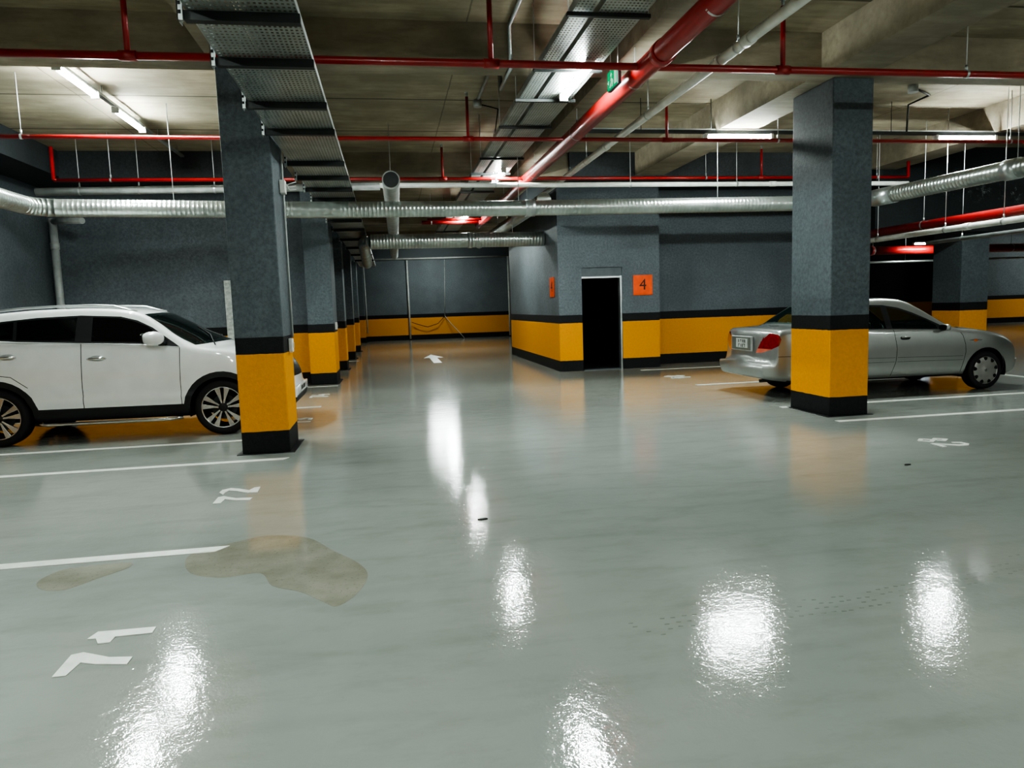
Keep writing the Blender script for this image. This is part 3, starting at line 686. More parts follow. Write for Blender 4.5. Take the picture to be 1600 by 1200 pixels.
# ceiling odds
for pts, l, r, mt in [([(1.40, 7.0, 4.42), (1.40, 7.9, 4.42), (1.40, 7.9, 3.98), (1.40, 8.6, 3.97), (1.40, 8.62, 4.42), (1.40, 10.6, 4.42)], 'galvanised conduit bending around the concrete beam near the ceiling centre', .022, 'galv'),
                      ([(1.43, 10.9, 4.42), (1.6, 10.95, 4.40), (1.74, 11.0, 4.38), (1.77, 11.8, 4.0)], 'black cable looping from the ceiling box to the narrow tray', .009, 'seam')]:
    ew(pts, l, r, mt)
cb = root('ceiling_box', 'small steel ceiling box at the end of the central conduit', 'junction box', (1.41, 10.8, 4.38))
obj('box_body', G().tube([(0, 0, -.03), (0, 0, .07)], .06, 12), M['galv'], cb)
hb = root('smoke_detector', 'grey detector on a bent conduit behind the right column', 'detector', (7.62, 9.75, 4.40))
obj('detector_head', G().tube([(0, 0, -.05), (0, 0, .05)], .07, 16), M['grey_pipe'], hb)
obj('conduit_arm', G().tube([(0, 0, .02), (.55, .35, .02), (.55, .8, .0), (.56, .84, -.40)], .015, 8), M['dsteel'], hb)
# ------------------------------------------------------------------ cars
def pch(pts):
    n = len(pts); X = [p[0] for p in pts]; Z = [p[1] for p in pts]
    d = [(Z[i + 1] - Z[i]) / (X[i + 1] - X[i]) for i in range(n - 1)]; m = [d[0]]
    for i in range(1, n - 1): m.append(0 if d[i - 1] * d[i] <= 0 else 2 * d[i - 1] * d[i] / (d[i - 1] + d[i]))
    m.append(d[-1])
    def f(x):
        if x <= X[0]: return Z[0]
        if x >= X[-1]: return Z[-1]
        i = max(k for k in range(n - 1) if X[k] <= x); h = X[i + 1] - X[i]; t = (x - X[i]) / h
        return ((1 + 2 * t) * (1 - t) ** 2) * Z[i] + t * (1 - t) ** 2 * h * m[i] + t * t * (3 - 2 * t) * Z[i + 1] + t * t * (t - 1) * h * m[i + 1]
    return f
def inpoly(p, poly):
    x, y = p; c = False; n = len(poly); j = n - 1
    for i in range(n):
        xi, yi = poly[i]; xj, yj = poly[j]
        if (yi > y) != (yj > y) and x < (xj - xi) * (y - yi) / (yj - yi) + xi: c = not c
        j = i
    return c
def circ(cx, cz, r, n=26, a0=0, a1=2 * PI):
    return [(cx + r * math.cos(a0 + (a1 - a0) * k / (n if a1 - a0 > 6.2 else n - 1)), cz + r * math.sin(a0 + (a1 - a0) * k / (n if a1 - a0 > 6.2 else n - 1))) for k in range(n)]
def seamquads(pl, w=.005):
    out = []
    for (ax, az), (bx, bz) in zip(pl[:-1], pl[1:]):
        d = Vector((bx - ax, bz - az)).normalized(); n = Vector((-d.y, d.x)) * w
        a = Vector((ax, az)) - d * w * .5; b = Vector((bx, bz)) + d * w * .5
        out.append([tuple(a + n), tuple(b + n), tuple(b - n), tuple(a - n)])
    return out

class Car:
    def __init__(s, sp):
        s.sp = sp; s.L = sp['L']; s.W = sp['W']; s.T = pch(sp['top']); s.B = pch(sp['bot']); s.bow = pch(sp['bow']); s.belt = pch(sp['belt'])
    def Wp(s, x):
        sp = s.sp; kf, lf = sp['front']; kr, lr = sp['rear']; w = s.W
        t = max(0, (x - (s.L - lf)) / lf); w -= s.W * kf * t ** sp.get('nf', 3.2)
        t = max(0, (lr - x) / lr); w -= s.W * kr * t ** 3.5
        return w
    def side(s, x, z):
        w = s.Wp(x); zs = s.sp['zs']; zb = s.belt(x); lo = s.B(x)
        w += s.sp.get('crease', 0) * (math.exp(-((z - s.sp.get('cz', .5)) / .03) ** 2) - .8 * math.exp(-((z - s.sp.get('cz', .5) - .09) / .05) ** 2))
        if z < zs: return w - .075 * (max(0, zs - z) / (zs - .2)) ** 2
        if z < zb:
            t = (z - zs) / max(.05, zb - zs); return w - .035 * t * t
        t = min(1, (z - zb) / .03); t = t * t * (3 - 2 * t)
        return w - .035 - .018 * t - (z - zb) * s.sp['tumble'] - .10 * (z - zb) ** 2
    def top(s, x, y):
        b = s.bow(x) * (abs(y) / s.W) ** 2
        return s.T(min(s.L, max(0, x + b))) - s.sp['crown'] * (abs(y) / s.W) ** 2
    def corner(s, x):
        lo, hi = s.B(x) + .02, s.T(x) + .02
        for _ in range(40):
            m = (lo + hi) / 2
            if s.top(x, s.side(x, m)) > m: lo = m
            else: hi = m
        return s.side(x, lo), lo
    def section(s, x):
        b = s.B(x); yc, zc = s.corner(x)
        H = max(.01, zc - b); r = min(s.sp['fillet'], H * .35); rb = min(.07, H * .25)
        pts = []
        yb = s.side(x, b + rb)
        for k in range(4): pts.append((yb * .86 * k / 3, b, 0))
        for t in (0.33, .66): pts.append(((1 - t) ** 2 * yb * .86 + 2 * t * (1 - t) * yb * .985 + t * t * yb, (1 - t) ** 2 * b + 2 * t * (1 - t) * b + t * t * (b + rb), 0))
        NS = 30
        for k in range(NS + 1):
            z = b + rb + (zc - r - b - rb) * k / NS; pts.append((s.side(x, z), z, 1))
        S = Vector((s.side(x, zc - r), zc - r)); C = Vector((yc, zc)); yt = yc - r * 1.2; T = Vector((yt, s.top(x, yt)))
        for t in (.2, .4, .6, .8):
            q = (1 - t) ** 2 * S + 2 * t * (1 - t) * C + t * t * T; pts.append((q.x, q.y, 2))
        for k in range(13):
            y = yt * (1 - k / 12); pts.append((y, s.top(x, y), 3))
        return pts
    def build(s, parent, mats, cuts, classes):
        sp = s.sp; xs = set()
        step = .035; k = 0
        while k * step < s.L: xs.add(round(k * step, 4)); k += 1
        for P in (sp['top'], sp['bot']):
            for (x0, z0), (x1, z1) in zip(P[:-1], P[1:]):
                n = max(1, int(math.hypot(x1 - x0, z1 - z0) / .03))
                for j in range(n + 1): xs.add(round(x0 + (x1 - x0) * j / n, 4))
        xs.add(s.L); xs = sorted(x for x in xs if 0 <= x <= s.L); o = [xs[0]]
        for x in xs[1:]:
            if x - o[-1] > .0028: o.append(x)
        xs = o
        bm = bmesh.new(); zl = bm.faces.layers.int.new('zone'); nl = bm.verts.layers.float_vector.new('n0')
        rings = []
        for x in xs:
            h = s.section(x); r = [(bm.verts.new((x, -y, z)), zn) for y, z, zn in h]
            r += [(bm.verts.new((x, y, z)), zn) for y, z, zn in h[-2:0:-1]]; rings.append(r)
        n = len(rings[0])
        for a, b in zip(rings[:-1], rings[1:]):
            for k in range(n):
                k2 = (k + 1) % n
                f = bm.faces.new((a[k][0], a[k2][0], b[k2][0], b[k][0])); f[zl] = max(a[k][1], a[k2][1]) if k < n // 2 else max(a[k][1], a[k2][1])
                f.smooth = True
        for r in (rings[0], rings[-1]):
            f = bm.faces.new([v for v, _ in r]); f[zl] = 1; f.smooth = True
        bmesh.ops.recalc_face_normals(bm, faces=bm.faces); bm.normal_update()
        for v in bm.verts: v[nl] = v.normal
        for co_, no_, tst in sp.get('planes', ()):
            fs = [f for f in bm.faces if tst(f.calc_center_median())]
            ge = set(fs)
            for f in fs: ge.update(f.edges); ge.update(f.verts)
            if fs: bmesh.ops.bisect_plane(bm, geom=list(ge), dist=1e-5, plane_co=co_, plane_no=no_)
        for poly, ymin, zones in cuts:
            for i in range(len(poly)):
                a, b = poly[i], poly[(i + 1) % len(poly)]
                x0, x1 = min(a[0], b[0]) - 1e-4, max(a[0], b[0]) + 1e-4; z0, z1 = min(a[1], b[1]) - 1e-4, max(a[1], b[1]) + 1e-4
                fs = []
                for f in bm.faces:
                    if f[zl] not in zones: continue
                    vs = f.verts
                    if max(v.co.x for v in vs) < x0 or min(v.co.x for v in vs) > x1 or max(v.co.z for v in vs) < z0 or min(v.co.z for v in vs) > z1: continue
                    if max(abs(v.co.y) for v in vs) < ymin: continue
                    fs.append(f)
                if not fs: continue
                ge = set(fs)
                for f in fs: ge.update(f.edges); ge.update(f.verts)
                d = Vector((b[0] - a[0], 0, b[1] - a[1]))
                bmesh.ops.bisect_plane(bm, geom=list(ge), dist=1e-5, plane_co=(a[0], 0, a[1]), plane_no=(d.z, 0, -d.x))
        groups = {}
        for f in bm.faces:
            c = f.calc_center_median(); z = f[zl]
            for cl in classes:
                name, mat, test = cl
                if test(c, z, f.normal):
                    if name: groups.setdefault(name + '#' + mat + ('|L' if c.y > 0 and cl[0].split('/')[0] in sp['sided'] else '|R' if cl[0].split('/')[0] in sp['sided'] else ''), (mat, []))[1].append(f)
                    break
            else: groups.setdefault('body_shell#paint', ('paint', []))[1].append(f)
        objs = {}
        byobj = {}
        for key, (mat, fs) in groups.items():
            nm = key.split('|')[0]; base = nm.split('#')[0]; byobj.setdefault(base + (key[key.index('|'):] if '|' in key else ''), []).append((mat, fs))
        for key, lst in byobj.items():
            vi = {}; V = []; F = []; MI = []; NN = []; ml = []
            for mat, fs in lst:
                if mat not in ml: ml.append(mat)
                for f in fs:
                    q = []
                    for v in f.verts:
                        if v.index not in vi or True:
                            if v not in vi: vi[v] = len(V); V.append(tuple(v.co)); NN.append(tuple(v[nl].normalized() if v[nl].length > .1 else v.normal))
                        q.append(vi[v])
                    F.append(q); MI.append(ml.index(mat))
            kn = key.split('|')[0].split('~')[0]; me = bpy.data.meshes.new(kn); me.from_pydata(V, [], F)
            for m in ml: me.materials.append(mats[m])
            for p, mi in zip(me.polygons, MI): p.material_index = mi; p.use_smooth = True
            me.update(); me.normals_split_custom_set_from_vertices(NN)
            ob = bpy.data.objects.new(kn, me); COL.objects.link(ob); ob.parent = parent; objs[key] = ob
        bm.free(); return objs
    def patch(s, name, mat, parent, u0, u1, inset, off=.004, nu=16, nv=20, rev=1, ymax=None):
        g = G(); V = []
        for i in range(nu + 1):
            for j in range(nv + 1):
                u = u0 + (u1 - u0) * i / nu; v = -1 + 2 * j / nv
                # half width found along the bowed line
                y = .5
                for _ in range(8):
                    x = u - s.bow(u) * (y / s.W) ** 2; yc, zc = s.corner(x); y = (ymax if ymax else yc - inset)
                y *= v; x = u
                for _ in range(6): x = u - s.bow(x) * (abs(y) / s.W) ** 2
                V.append((x, y, s.T(u) - s.sp['crown'] * (abs(y) / s.W) ** 2 + off))
        F = [(i * (nv + 1) + j, i * (nv + 1) + j + 1, (i + 1) * (nv + 1) + j + 1, (i + 1) * (nv + 1) + j) for i in range(nu) for j in range(nv)]
        g.add(V, F, 0, True); o = obj(name, g, mat, parent); return o

def wheel(parent, x, y, r, w, style, sgn, rimr):
    # sgn: -1 right side (outer face toward -y)
    z = r
    prof = [(rimr - .004, -w * .46), (rimr + .012, -w * .5), (rimr + (r - rimr) * .5, -w * .53), (r - .018, -w * .48), (r - .004, -w * .38), (r, 0), (r - .004, w * .38), (r - .018, w * .48), (rimr + .012, w * .5), (rimr - .004, w * .46)]
    g = G().lathe(prof, 48, 'y'); t = obj('wheel', g, M['rubber'], parent, (x, y, z))
    o = sgn * w * .5
    g = G().lathe([(rimr, o), (rimr - .008, o - sgn * .004), (rimr - .018, o - sgn * .02), (rimr - .03, o - sgn * .09), (rimr - .04, -o)], 48, 'y'); obj('rim', g, M['alloydark' if style == 'spoke' else 'hubcap'], t)
    obj('brake_disc', G().tube([(0, o - sgn * .10, 0), (0, o - sgn * .09, 0)], rimr * .62, 28), M['dsteel'], t)
    if style == 'spoke':
        g = G().lathe([(rimr + .002, o + sgn * .001), (rimr - .008, o + sgn * .003), (rimr - .012, o - sgn * .01)], 48, 'y'); obj('rim_edge', g, M['alloy'], t)
        for k in range(5):
            for m in (-1, 1):
                a = 2 * PI * k / 5 + PI / 2 + m * math.radians(13.5)
                ca, sa = math.cos(a), math.sin(a); g = G()
                r0, r1 = .055, rimr - .010; w0, w1 = .011, .036
                poly = [(r0, -w0), (r0 + .06, -w0 * 1.25), (r1, -w1), (r1, w1), (r0 + .06, w0 * 1.25), (r0, w0)]
                # skew so that the pair's inner gap stays narrow
                P = [(q[0], q[1] + m * 0.0) for q in poly]
                R2 = [(q[0] * ca - q[1] * sa, q[0] * sa + q[1] * ca) for q in P]
                ya, yb = sorted((o - sgn * .004, o - sgn * .035)); g.prism(R2, ya, yb)
                obj('spoke', g, M['alloy'], t, bev=.003)
        obj('hub', G().lathe([(.0, o - sgn * .004), (.05, o - sgn * .006), (.075, o - sgn * .014), (.085, o - sgn * .05)], 28, 'y'), M['alloydark'], t)
        obj('centre_cap', G().tube([(0, o - sgn * .006, 0), (0, o + sgn * .002, 0)], .028, 20), M['black'], t)
        for k in range(5):
            a = 2 * PI * k / 5 + PI / 2 + PI / 5
            obj('lug_nut', G().tube([(.054 * math.cos(a), o - sgn * .012, .054 * math.sin(a)), (.054 * math.cos(a), o + sgn * .0, .054 * math.sin(a))], .012, 6), M['black'], t)
    else:
        g = G().lathe([(0, o + sgn * .006), (.03, o + sgn * .006), (.05, o - sgn * .004), (rimr * .62, o + sgn * .004), (rimr * .9, o - sgn * .002), (rimr + .002, o - sgn * .012)], 48, 'y'); obj('hub_cap', g, M['hubcap'], t)
        n = 9
        for k in range(n):
            a = 2 * PI * k / n + .2; g = G()
            def P(rr, da): return (rr * math.cos(a + da), rr * math.sin(a + da))
            poly = [P(rimr * .72, -.0), P(rimr * .79, -.12), P(rimr * .95, -.15), P(rimr * .97, 0), P(rimr * .95, .15), P(rimr * .79, .12)]
            ya, yb = sorted((o + sgn * .0065, o - sgn * .01)); g.prism(poly, ya, yb); obj('vent_slot', g, M['seam'], t)
        obj('centre_cap', G().tube([(0, o, 0), (0, o + sgn * .009, 0)], .022, 18), M['chrome'], t)
    return t

def wheels(parent, car, xs, r, w, style, rimr, R):
    for x in xs:
        for sg in (-1, 1):
            yo = car.Wp(x) - .02
            wheel(parent, x, sg * (yo - w / 2), r, w, style, sg, rimr)
            g = G(); n = 20; V = []
            for k in range(n + 1):
                a = -.25 + (PI + .5) * k / n; V += [(x + R * math.cos(a), sg * (yo - .01), r + R * math.sin(a)), (x + R * math.cos(a), sg * (yo - .34), r + R * math.sin(a))]
            F = [(2 * k, 2 * k + 1, 2 * k + 3, 2 * k + 2) for k in range(n)] + [[2 * k + 1 for k in range(n + 1)]]
            g.add(V, F, 0, True); obj('wheel_arch_liner', g, M['black'], parent, normals_fix=False)

def ellip(c, r, n=20, m=12, p=1.0):
    g = G(); V = []; F = []
    for i in range(m + 1):
        th = PI * i / m
        for k in range(n):
            a = 2 * PI * k / n
            sx = lambda v: math.copysign(abs(v) ** p, v)
            V.append((c[0] + r[0] * sx(math.sin(th)) * sx(math.cos(a)), c[1] + r[1] * sx(math.sin(th)) * sx(math.sin(a)), c[2] + r[2] * sx(math.cos(th))))
    for i in range(m):
        for k in range(n): F.append((i * n + k, i * n + (k + 1) % n, (i + 1) * n + (k + 1) % n, (i + 1) * n + k))
    return g.add(V, F, 0, True)

def interior(parent, x_front, x_rear, zf, W, mat, zroof):
    for sg in (-1, 1):
        y = sg * W * .45
        st = obj('front_seat', ellip((x_front, y, zf), (.27, .24, .10), p=.5), mat, parent)
        o = obj('seat_back', ellip((0, 0, 0), (.08, .23, .33), p=.55), mat, st, (x_front - .30, y, zf + .33)); o.rotation_euler = (0, -.28, 0)
        o = obj('headrest', ellip((0, 0, 0), (.05, .13, .09), p=.6), mat, st, (x_front - .42, y, zf + .70)); o.rotation_euler = (0, -.2, 0)
    st = obj('rear_bench', ellip((x_rear, 0, zf - .02), (.26, W * .78, .10), p=.35), mat, parent)
    o = obj('seat_back', ellip((0, 0, 0), (.08, W * .76, .30), p=.35), mat, st, (x_rear - .32, 0, zf + .26)); o.rotation_euler = (0, -.35, 0)
    obj('dashboard', ellip((x_front + .85, 0, zf + .33), (.28, W * .84, .14), p=.5), M['black'], parent)
    sw = G(); pts = [(x_front + .47 + .06 * math.sin(a) * 1.0, W * .45 + .185 * math.cos(a), zf + .40 + .175 * math.sin(a)) for a in [2 * PI * k / 24 for k in range(25)]]
    sw.tube(pts, .014, 8, caps=False); sw.tube([(x_front + .47, W * .45, zf + .40), (x_front + .66, W * .45, zf + .33)], .03, 8); sw.tube([pts[0], pts[12]], .012, 6)
    obj('steering_wheel', sw, M['black'], parent)

# ---- white suv
def offset_below(pts, d): return pts
sp = dict(L=4.44, W=.927, crease=.013, cz=.52, crown=.035, fillet=.05, zs=.74, tumble=.30, front=(.30, 1.0), rear=(.17, .7), sided=('door_front', 'door_rear', 'window_front', 'window_rear', 'window_quarter', 'headlamp', 'tail_lamp', 'wheel_arch_trim#clad', 'wheel_arch_trim~2', 'wheel_arch_trim', 'sill_cladding', 'window_trim'),
    top=[(0, .60), (.02, .80), (.06, .98), (.16, 1.14), (.30, 1.38), (.42, 1.56), (.58, 1.62), (.9, 1.66), (1.4, 1.69), (1.9, 1.695), (2.3, 1.675), (2.5, 1.65), (2.65, 1.61), (2.9, 1.495), (3.2, 1.335), (3.52, 1.185), (3.62, 1.155), (3.8, 1.13), (4.05, 1.07), (4.22, .99), (4.34, .87), (4.41, .72), (4.44, .56)],
    bot=[(0, .44), (.08, .37), (.5, .28), (1.3, .265), (3.0, .255), (4.0, .25), (4.32, .27), (4.41, .33), (4.44, .42)],
    bow=[(0, -.16), (.8, -.10), (1.6, 0), (2.2, .05), (2.6, .13), (3.1, .34), (3.5, .30), (4.44, .16)],
    belt=[(0, 1.31), (.7, 1.30), (1.9, 1.24), (2.65, 1.195), (3.1, 1.145), (3.3, 1.13), (4.0, .99), (4.44, .80)])
_pl = []
for _y in (-.60, -.46, .46, .60): _pl.append(((0, _y, 0), (0, 1, 0), lambda c: c.x > 4.0 and .25 < c.z < 1.0))
for _z in (.34, .43, .68, .90): _pl.append(((0, 0, _z), (0, 0, 1), lambda c, _z=_z: c.x > 4.0 and abs(c.y) < .75 and abs(c.z - _z) < .12))
sp['planes'] = _pl
K = Car(sp); RX, FX = .90, 3.54; WR = .356
suv = root('suv', 'white suv with dark tinted windows parked nose out behind the left column', 'car', (-5.48, 10.24, .0))
suv.scale = (.96, .96, .96)
bl = lambda x, d=0: (x, K.belt(x) + d)
dlo = [bl(.62, .045), bl(1.2, .008), bl(1.9, .008), bl(2.4, .008), bl(2.8, .008), bl(3.07, .006), (2.90, 1.285), (2.74, 1.41), (2.56, 1.505), (2.36, 1.56), (1.9, 1.588), (1.4, 1.575), (1.0, 1.540), (.80, 1.49), (.66, 1.42)]
wf = [bl(2.03, .03), bl(2.5, .03), bl(2.92, .035), (2.82, 1.315), (2.68, 1.425), (2.52, 1.495), (2.34, 1.54), (2.04, 1.558)]
wr = [bl(1.18, .03), bl(1.84, .03), (1.86, 1.562), (1.45, 1.553), (1.18, 1.535)]
wq = [bl(.72, .045), bl(1.14, .035), (1.14, 1.53), (.98, 1.510), (.82, 1.46), (.74, 1.41)]
holeF, holeR = circ(FX, .345, .405, 30), circ(RX, .345, .405, 30)
ringF, ringR = circ(FX, .345, .478, 34), circ(RX, .345, .478, 34)
sill = [(1.2, .2), (3.2, .2), (3.2, .425), (1.2, .44)]
bump_f = [(3.9, .2), (4.5, .2), (4.5, .40), (3.9, .46)]; bump_r = [(-.1, .2), (.5, .2), (.5, .50), (-.1, .50)]
doorF = [(1.900, .432), (3.035, .427), (3.055, 1.142), (2.5, 1.208), (1.926, 1.242)]
doorR = [(1.885, .434), (1.911, 1.244), (1.0, 1.292), (.86, 1.295), (.86, .90), (1.1, .86), (1.28, .72), (1.385, .44)]
seams = seamquads([(1.892, .43), (1.918, 1.245)], .0045) + seamquads([(3.045, .427), (3.066, 1.142)], .004) + seamquads([(.855, .90), (.855, 1.297)], .004) + seamquads([(.86, .90), (1.1, .86), (1.28, .72)], .004)
head = [(3.98, .985), (4.30, .80), (4.40, .74), (4.42, .80), (4.34, .93), (4.10, 1.02)]
tail = [(-.05, .98), (.12, .96), (.42, 1.06), (.44, 1.12), (.12, 1.14), (-.05, 1.14)]
S1 = (1,); SA = (1, 2, 3)
cuts = [(dlo, .5, S1), (wf, .5, S1), (wr, .5, S1), (wq, .5, S1), (holeF, .5, (0, 1)), (holeR, .5, (0, 1)), (ringF, .5, S1), (ringR, .5, S1), (sill, .5, S1), (bump_f, 0, S1), (bump_r, 0, S1), (doorF, .5, S1), (doorR, .5, S1), (head, .4, (1, 2, 3)), (tail, .5, S1)] + [(q, .5, S1) for q in seams]
P2 = lambda c: (c.x, c.z)
def side_test(poly, ymin=.5, zones=S1): return lambda c, z, n: z in zones and abs(c.y) > ymin and inpoly(P2(c), poly)
xe = lambda c: c.x + K.bow(c.x) * (abs(c.y) / K.W) ** 2
classes = [(None, None, side_test(holeF, .45, (0, 1))), (None, None, side_test(holeR, .45, (0, 1))),
    ('window_front', 'tint', side_test(wf)), ('window_rear', 'tint', side_test(wr)), ('window_quarter', 'tint', side_test(wq)), ('window_trim', 'black', side_test(dlo)),
    ('wheel_arch_trim', 'clad', side_test(ringF)), ('wheel_arch_trim~2', 'clad', side_test(ringR)), ('sill_cladding', 'clad', side_test(sill)),
    ('front_bumper', 'clad', side_test(bump_f, -1, (0, 1))), ('rear_bumper', 'clad', side_test(bump_r, -1, (0, 1))),
    ('headlamp', 'tint', lambda c, z, n: z in SA and abs(c.y) > .46 and inpoly(P2(c), head)), ('tail_lamp', 'red', side_test(tail, .55)),
    ('front_grille', 'black', lambda c, z, n: c.x > 4.0 and ((abs(c.y) < .46 and .68 < c.z < .90) or (abs(c.y) < .60 and .34 < c.z < .43))),
    ('body_shell', 'seam', lambda c, z, n: z == 1 and abs(c.y) > .5 and any(inpoly(P2(c), q) for q in seams)),
    ('door_front', 'paint', side_test(doorF)), ('door_rear', 'paint', side_test(doorR)),
    (None, None, lambda c, z, n: z >= 2 and 2.75 < xe(c) < 3.43 and c.z > 1.18 and abs(c.y) < K.corner(c.x)[0] - .10),
    ('underbody', 'under', lambda c, z, n: z == 0)]
mats = dict(paint=M['whitepaint'], tint=M['tint'], black=M['black'], clad=M['cladding'], lamp=M['headlamp'], red=M['redlamp'], seam=M['seam'], under=M['black'], clear=M['clear'], lampclear=M['lampclear'])
O = K.build(suv, mats, cuts, classes)
for sd in '|L', '|R':
    for w_, d_ in (('window_front', 'door_front'), ('window_rear', 'door_rear')):
        if w_ + sd in O and d_ + sd in O: O[w_ + sd].parent = O[d_ + sd]
K.patch('windscreen', M['tint2'], suv, 2.69, 3.50, .075)
K.patch('rear_window', M['tint'], suv, .17, .40, .16, off=.006)
g = G()
for a in (-.35, .35): g.tube([(3.42 - a * .1, a - .35, K.top(3.42, a - .35) + .02), (3.30, a + .1, K.top(3.30, a + .1) + .018), (3.10, a + .28, K.top(3.10, a + .28) + .016)], .008, 6)
obj('wiper', g, M['black'], suv)
for sg, sd in ((-1, '|R'), (1, '|L')):
    D = O['door_front' + sd]
    mi = obj('door_mirror', ellip((2.80, sg * (K.W + .095), 1.275), (.125, .130, .088), p=.88), M['whitepaint'], D)
    obj('mirror_foot', G().tube([(2.90, sg * .80, 1.20), (2.85, sg * .95, 1.215)], .035, 10), M['black'], mi)
    obj('mirror_glass', ellip((2.69, sg * (K.W + .10), 1.275), (.02, .105, .07), p=.7), M['tint'], mi)
    for (x, z, d_) in ((2.09, 1.045, 'door_front'), (1.07, 1.10, 'door_rear')):
        D2 = O[d_ + sd]; y = sg * K.side(x, z)
        g = ellip((x + .01, y - sg * .002, z), (.085, .006, .042), p=.8); obj('handle_recess', g, M['galv'], D2)
        g = G().tube([(x - .105, y + sg * .012, z), (x - .07, y + sg * .033, z + .004), (x + .07, y + sg * .033, z + .004), (x + .115, y + sg * .012, z)], .015, 10, radii=[.010, .019, .019, .010]); obj('door_handle', g, M['chrome'], D2)
    g = G().tube([(x, sg * (K.corner(x)[0] - .10), K.top(x, K.corner(x)[0] - .10) + (.035 if .75 < x < 2.4 else .0)) for x in (.62, .72, .9, 1.2, 1.6, 2.0, 2.25, 2.42, 2.52)], .016, 8); obj('roof_rail', g, M['galv'], suv)
    g = G().tube([(1.32, sg * (K.W - .03), .262), (1.45, sg * (K.W + .0), .250), (2.9, sg * (K.W + .0), .245), (3.05, sg * (K.W - .03), .257)], .022, 10); obj('side_step', g, M['chrome'], suv)
    g = G().tube([(3.07, sg * (K.side(3.07, 1.15) + .004), 1.152), (2.6, sg * (K.side(2.6, 1.2) + .005), 1.202), (1.9, sg * (K.side(1.9, 1.24) + .005), 1.244), (1.2, sg * (K.side(1.2, 1.27) + .005), 1.276), (.7, sg * (K.side(.7, 1.3) + .005), 1.305)], .006, 6); obj('waist_strip', g, M['galv'], suv)
g = G().box((4.425, -.26, .44), (4.447, .26, .55)); obj('number_plate', g, M['plate'], suv, bev=.003)
g = G()
for k in range(-5, 6):
    if k: g.box((4.4475, k * .042 - .008, .465), (4.449, k * .042 + .012, .525))
obj('plate_character', g, M['black'], bpy.data.objects['number_plate'])
for sg in (-1, 1):
    g = ellip((4.35, sg * .64, .50), (.06, .10, .045), p=.8); obj('fog_lamp', g, M['headlamp'], suv)
wheels(suv, K, (RX, FX), WR, .225, 'spoke', .262, .42)
interior(suv, 2.05, 1.05, .68, K.W * .9, M['seatcloth'], 1.6)

# ---- silver sedan
sp = dict(L=4.50, W=.853, crown=.03, fillet=.055, zs=.62, tumble=.36, front=(.34, 1.0), rear=(.16, .55), sided=('door_front', 'door_rear', 'window_front', 'window_rear', 'headlamp', 'tail_lamp', 'window_trim', 'reversing_lamp', 'side_moulding'),
    top=[(0, .56), (.02, .625), (.035, .645), (.042, .70), (.055, .95), (.09, 1.04), (.16, 1.07), (.35, 1.08), (.56, 1.092), (.63, 1.105), (.8, 1.205), (1.0, 1.315), (1.18, 1.40), (1.4, 1.45), (1.7, 1.478), (2.0, 1.482), (2.3, 1.462), (2.48, 1.422), (2.7, 1.325), (3.0, 1.18), (3.35, 1.01), (3.45, .985), (3.7, .965), (4.0, .915), (4.22, .85), (4.36, .775), (4.44, .68), (4.49, .54), (4.50, .46)],
    bot=[(0, .42), (.03, .33), (.2, .29), (.6, .24), (1.4, .235), (3.2, .225), (4.0, .215), (4.40, .225), (4.47, .27), (4.50, .36)],
    bow=[(0, -.20), (.4, -.14), (.9, -.18), (1.6, 0), (2.1, .05), (2.5, .12), (3.0, .26), (3.4, .24), (4.5, .22)],
    belt=[(0, 1.04), (.8, 1.02), (2.1, .985), (2.86, .955), (3.1, .945), (3.4, .93), (4.0, .84), (4.5, .66)])
_pl = []
for _s in (-1, 1):
    for (ya, za), (yb, zb) in (((.37, .70), (.48, .88)), ((.48, .88), (.63, 1.0))):
        _pl.append(((0, _s * ya, za), (0, zb - za, -_s * (yb - ya)), (lambda c, _s=_s, za=za, zb=zb: c.x < .3 and c.y * _s > .25 and za - .04 < c.z < zb + .04)))
sp['planes'] = _pl
K2 = Car(sp); RX, FX = 1.12, 3.68; WR = .300
sed = root('sedan', 'silver sedan with red tail lamp parked behind the right column', 'car', (5.22, 10.30, 0)); sed.scale = (.96, .96, .96)
K = K2
bl = lambda x, d=0: (x, K.belt(x) + d)
dlo = [bl(.92, .01), bl(1.5, .008), bl(2.1, .008), bl(2.7, .008), bl(3.06, .008), (2.90, 1.035), (2.70, 1.135), (2.48, 1.235), (2.26, 1.315), (2.0, 1.362), (1.7, 1.375), (1.42, 1.355), (1.2, 1.29), (1.02, 1.18), (.93, 1.08)]
wf = [bl(2.08, .022), bl(2.85, .022), (2.83, 1.035), (2.66, 1.125), (2.45, 1.215), (2.24, 1.29), (2.06, 1.325)]
wr = [bl(1.05, .022), bl(1.98, .022), (1.96, 1.338), (1.7, 1.345), (1.45, 1.325), (1.25, 1.265), (1.1, 1.16)]
holeF, holeR = circ(FX, WR, .358, 30), circ(RX, WR, .358, 30)
doorF = [(2.06, .30), (2.12, .50), (2.135, .70), (2.10, .93), (2.09, .985), (3.07, .945), (3.20, .90), (3.285, .80), (3.30, .62), (3.25, .32), (3.2, .30)]
doorR = [(2.045, .30), (2.105, .50), (2.12, .70), (2.085, .93), (2.075, .985), (1.05, 1.012), (1.0, .95), (1.10, .78), (1.38, .66), (1.52, .50), (1.54, .30)]
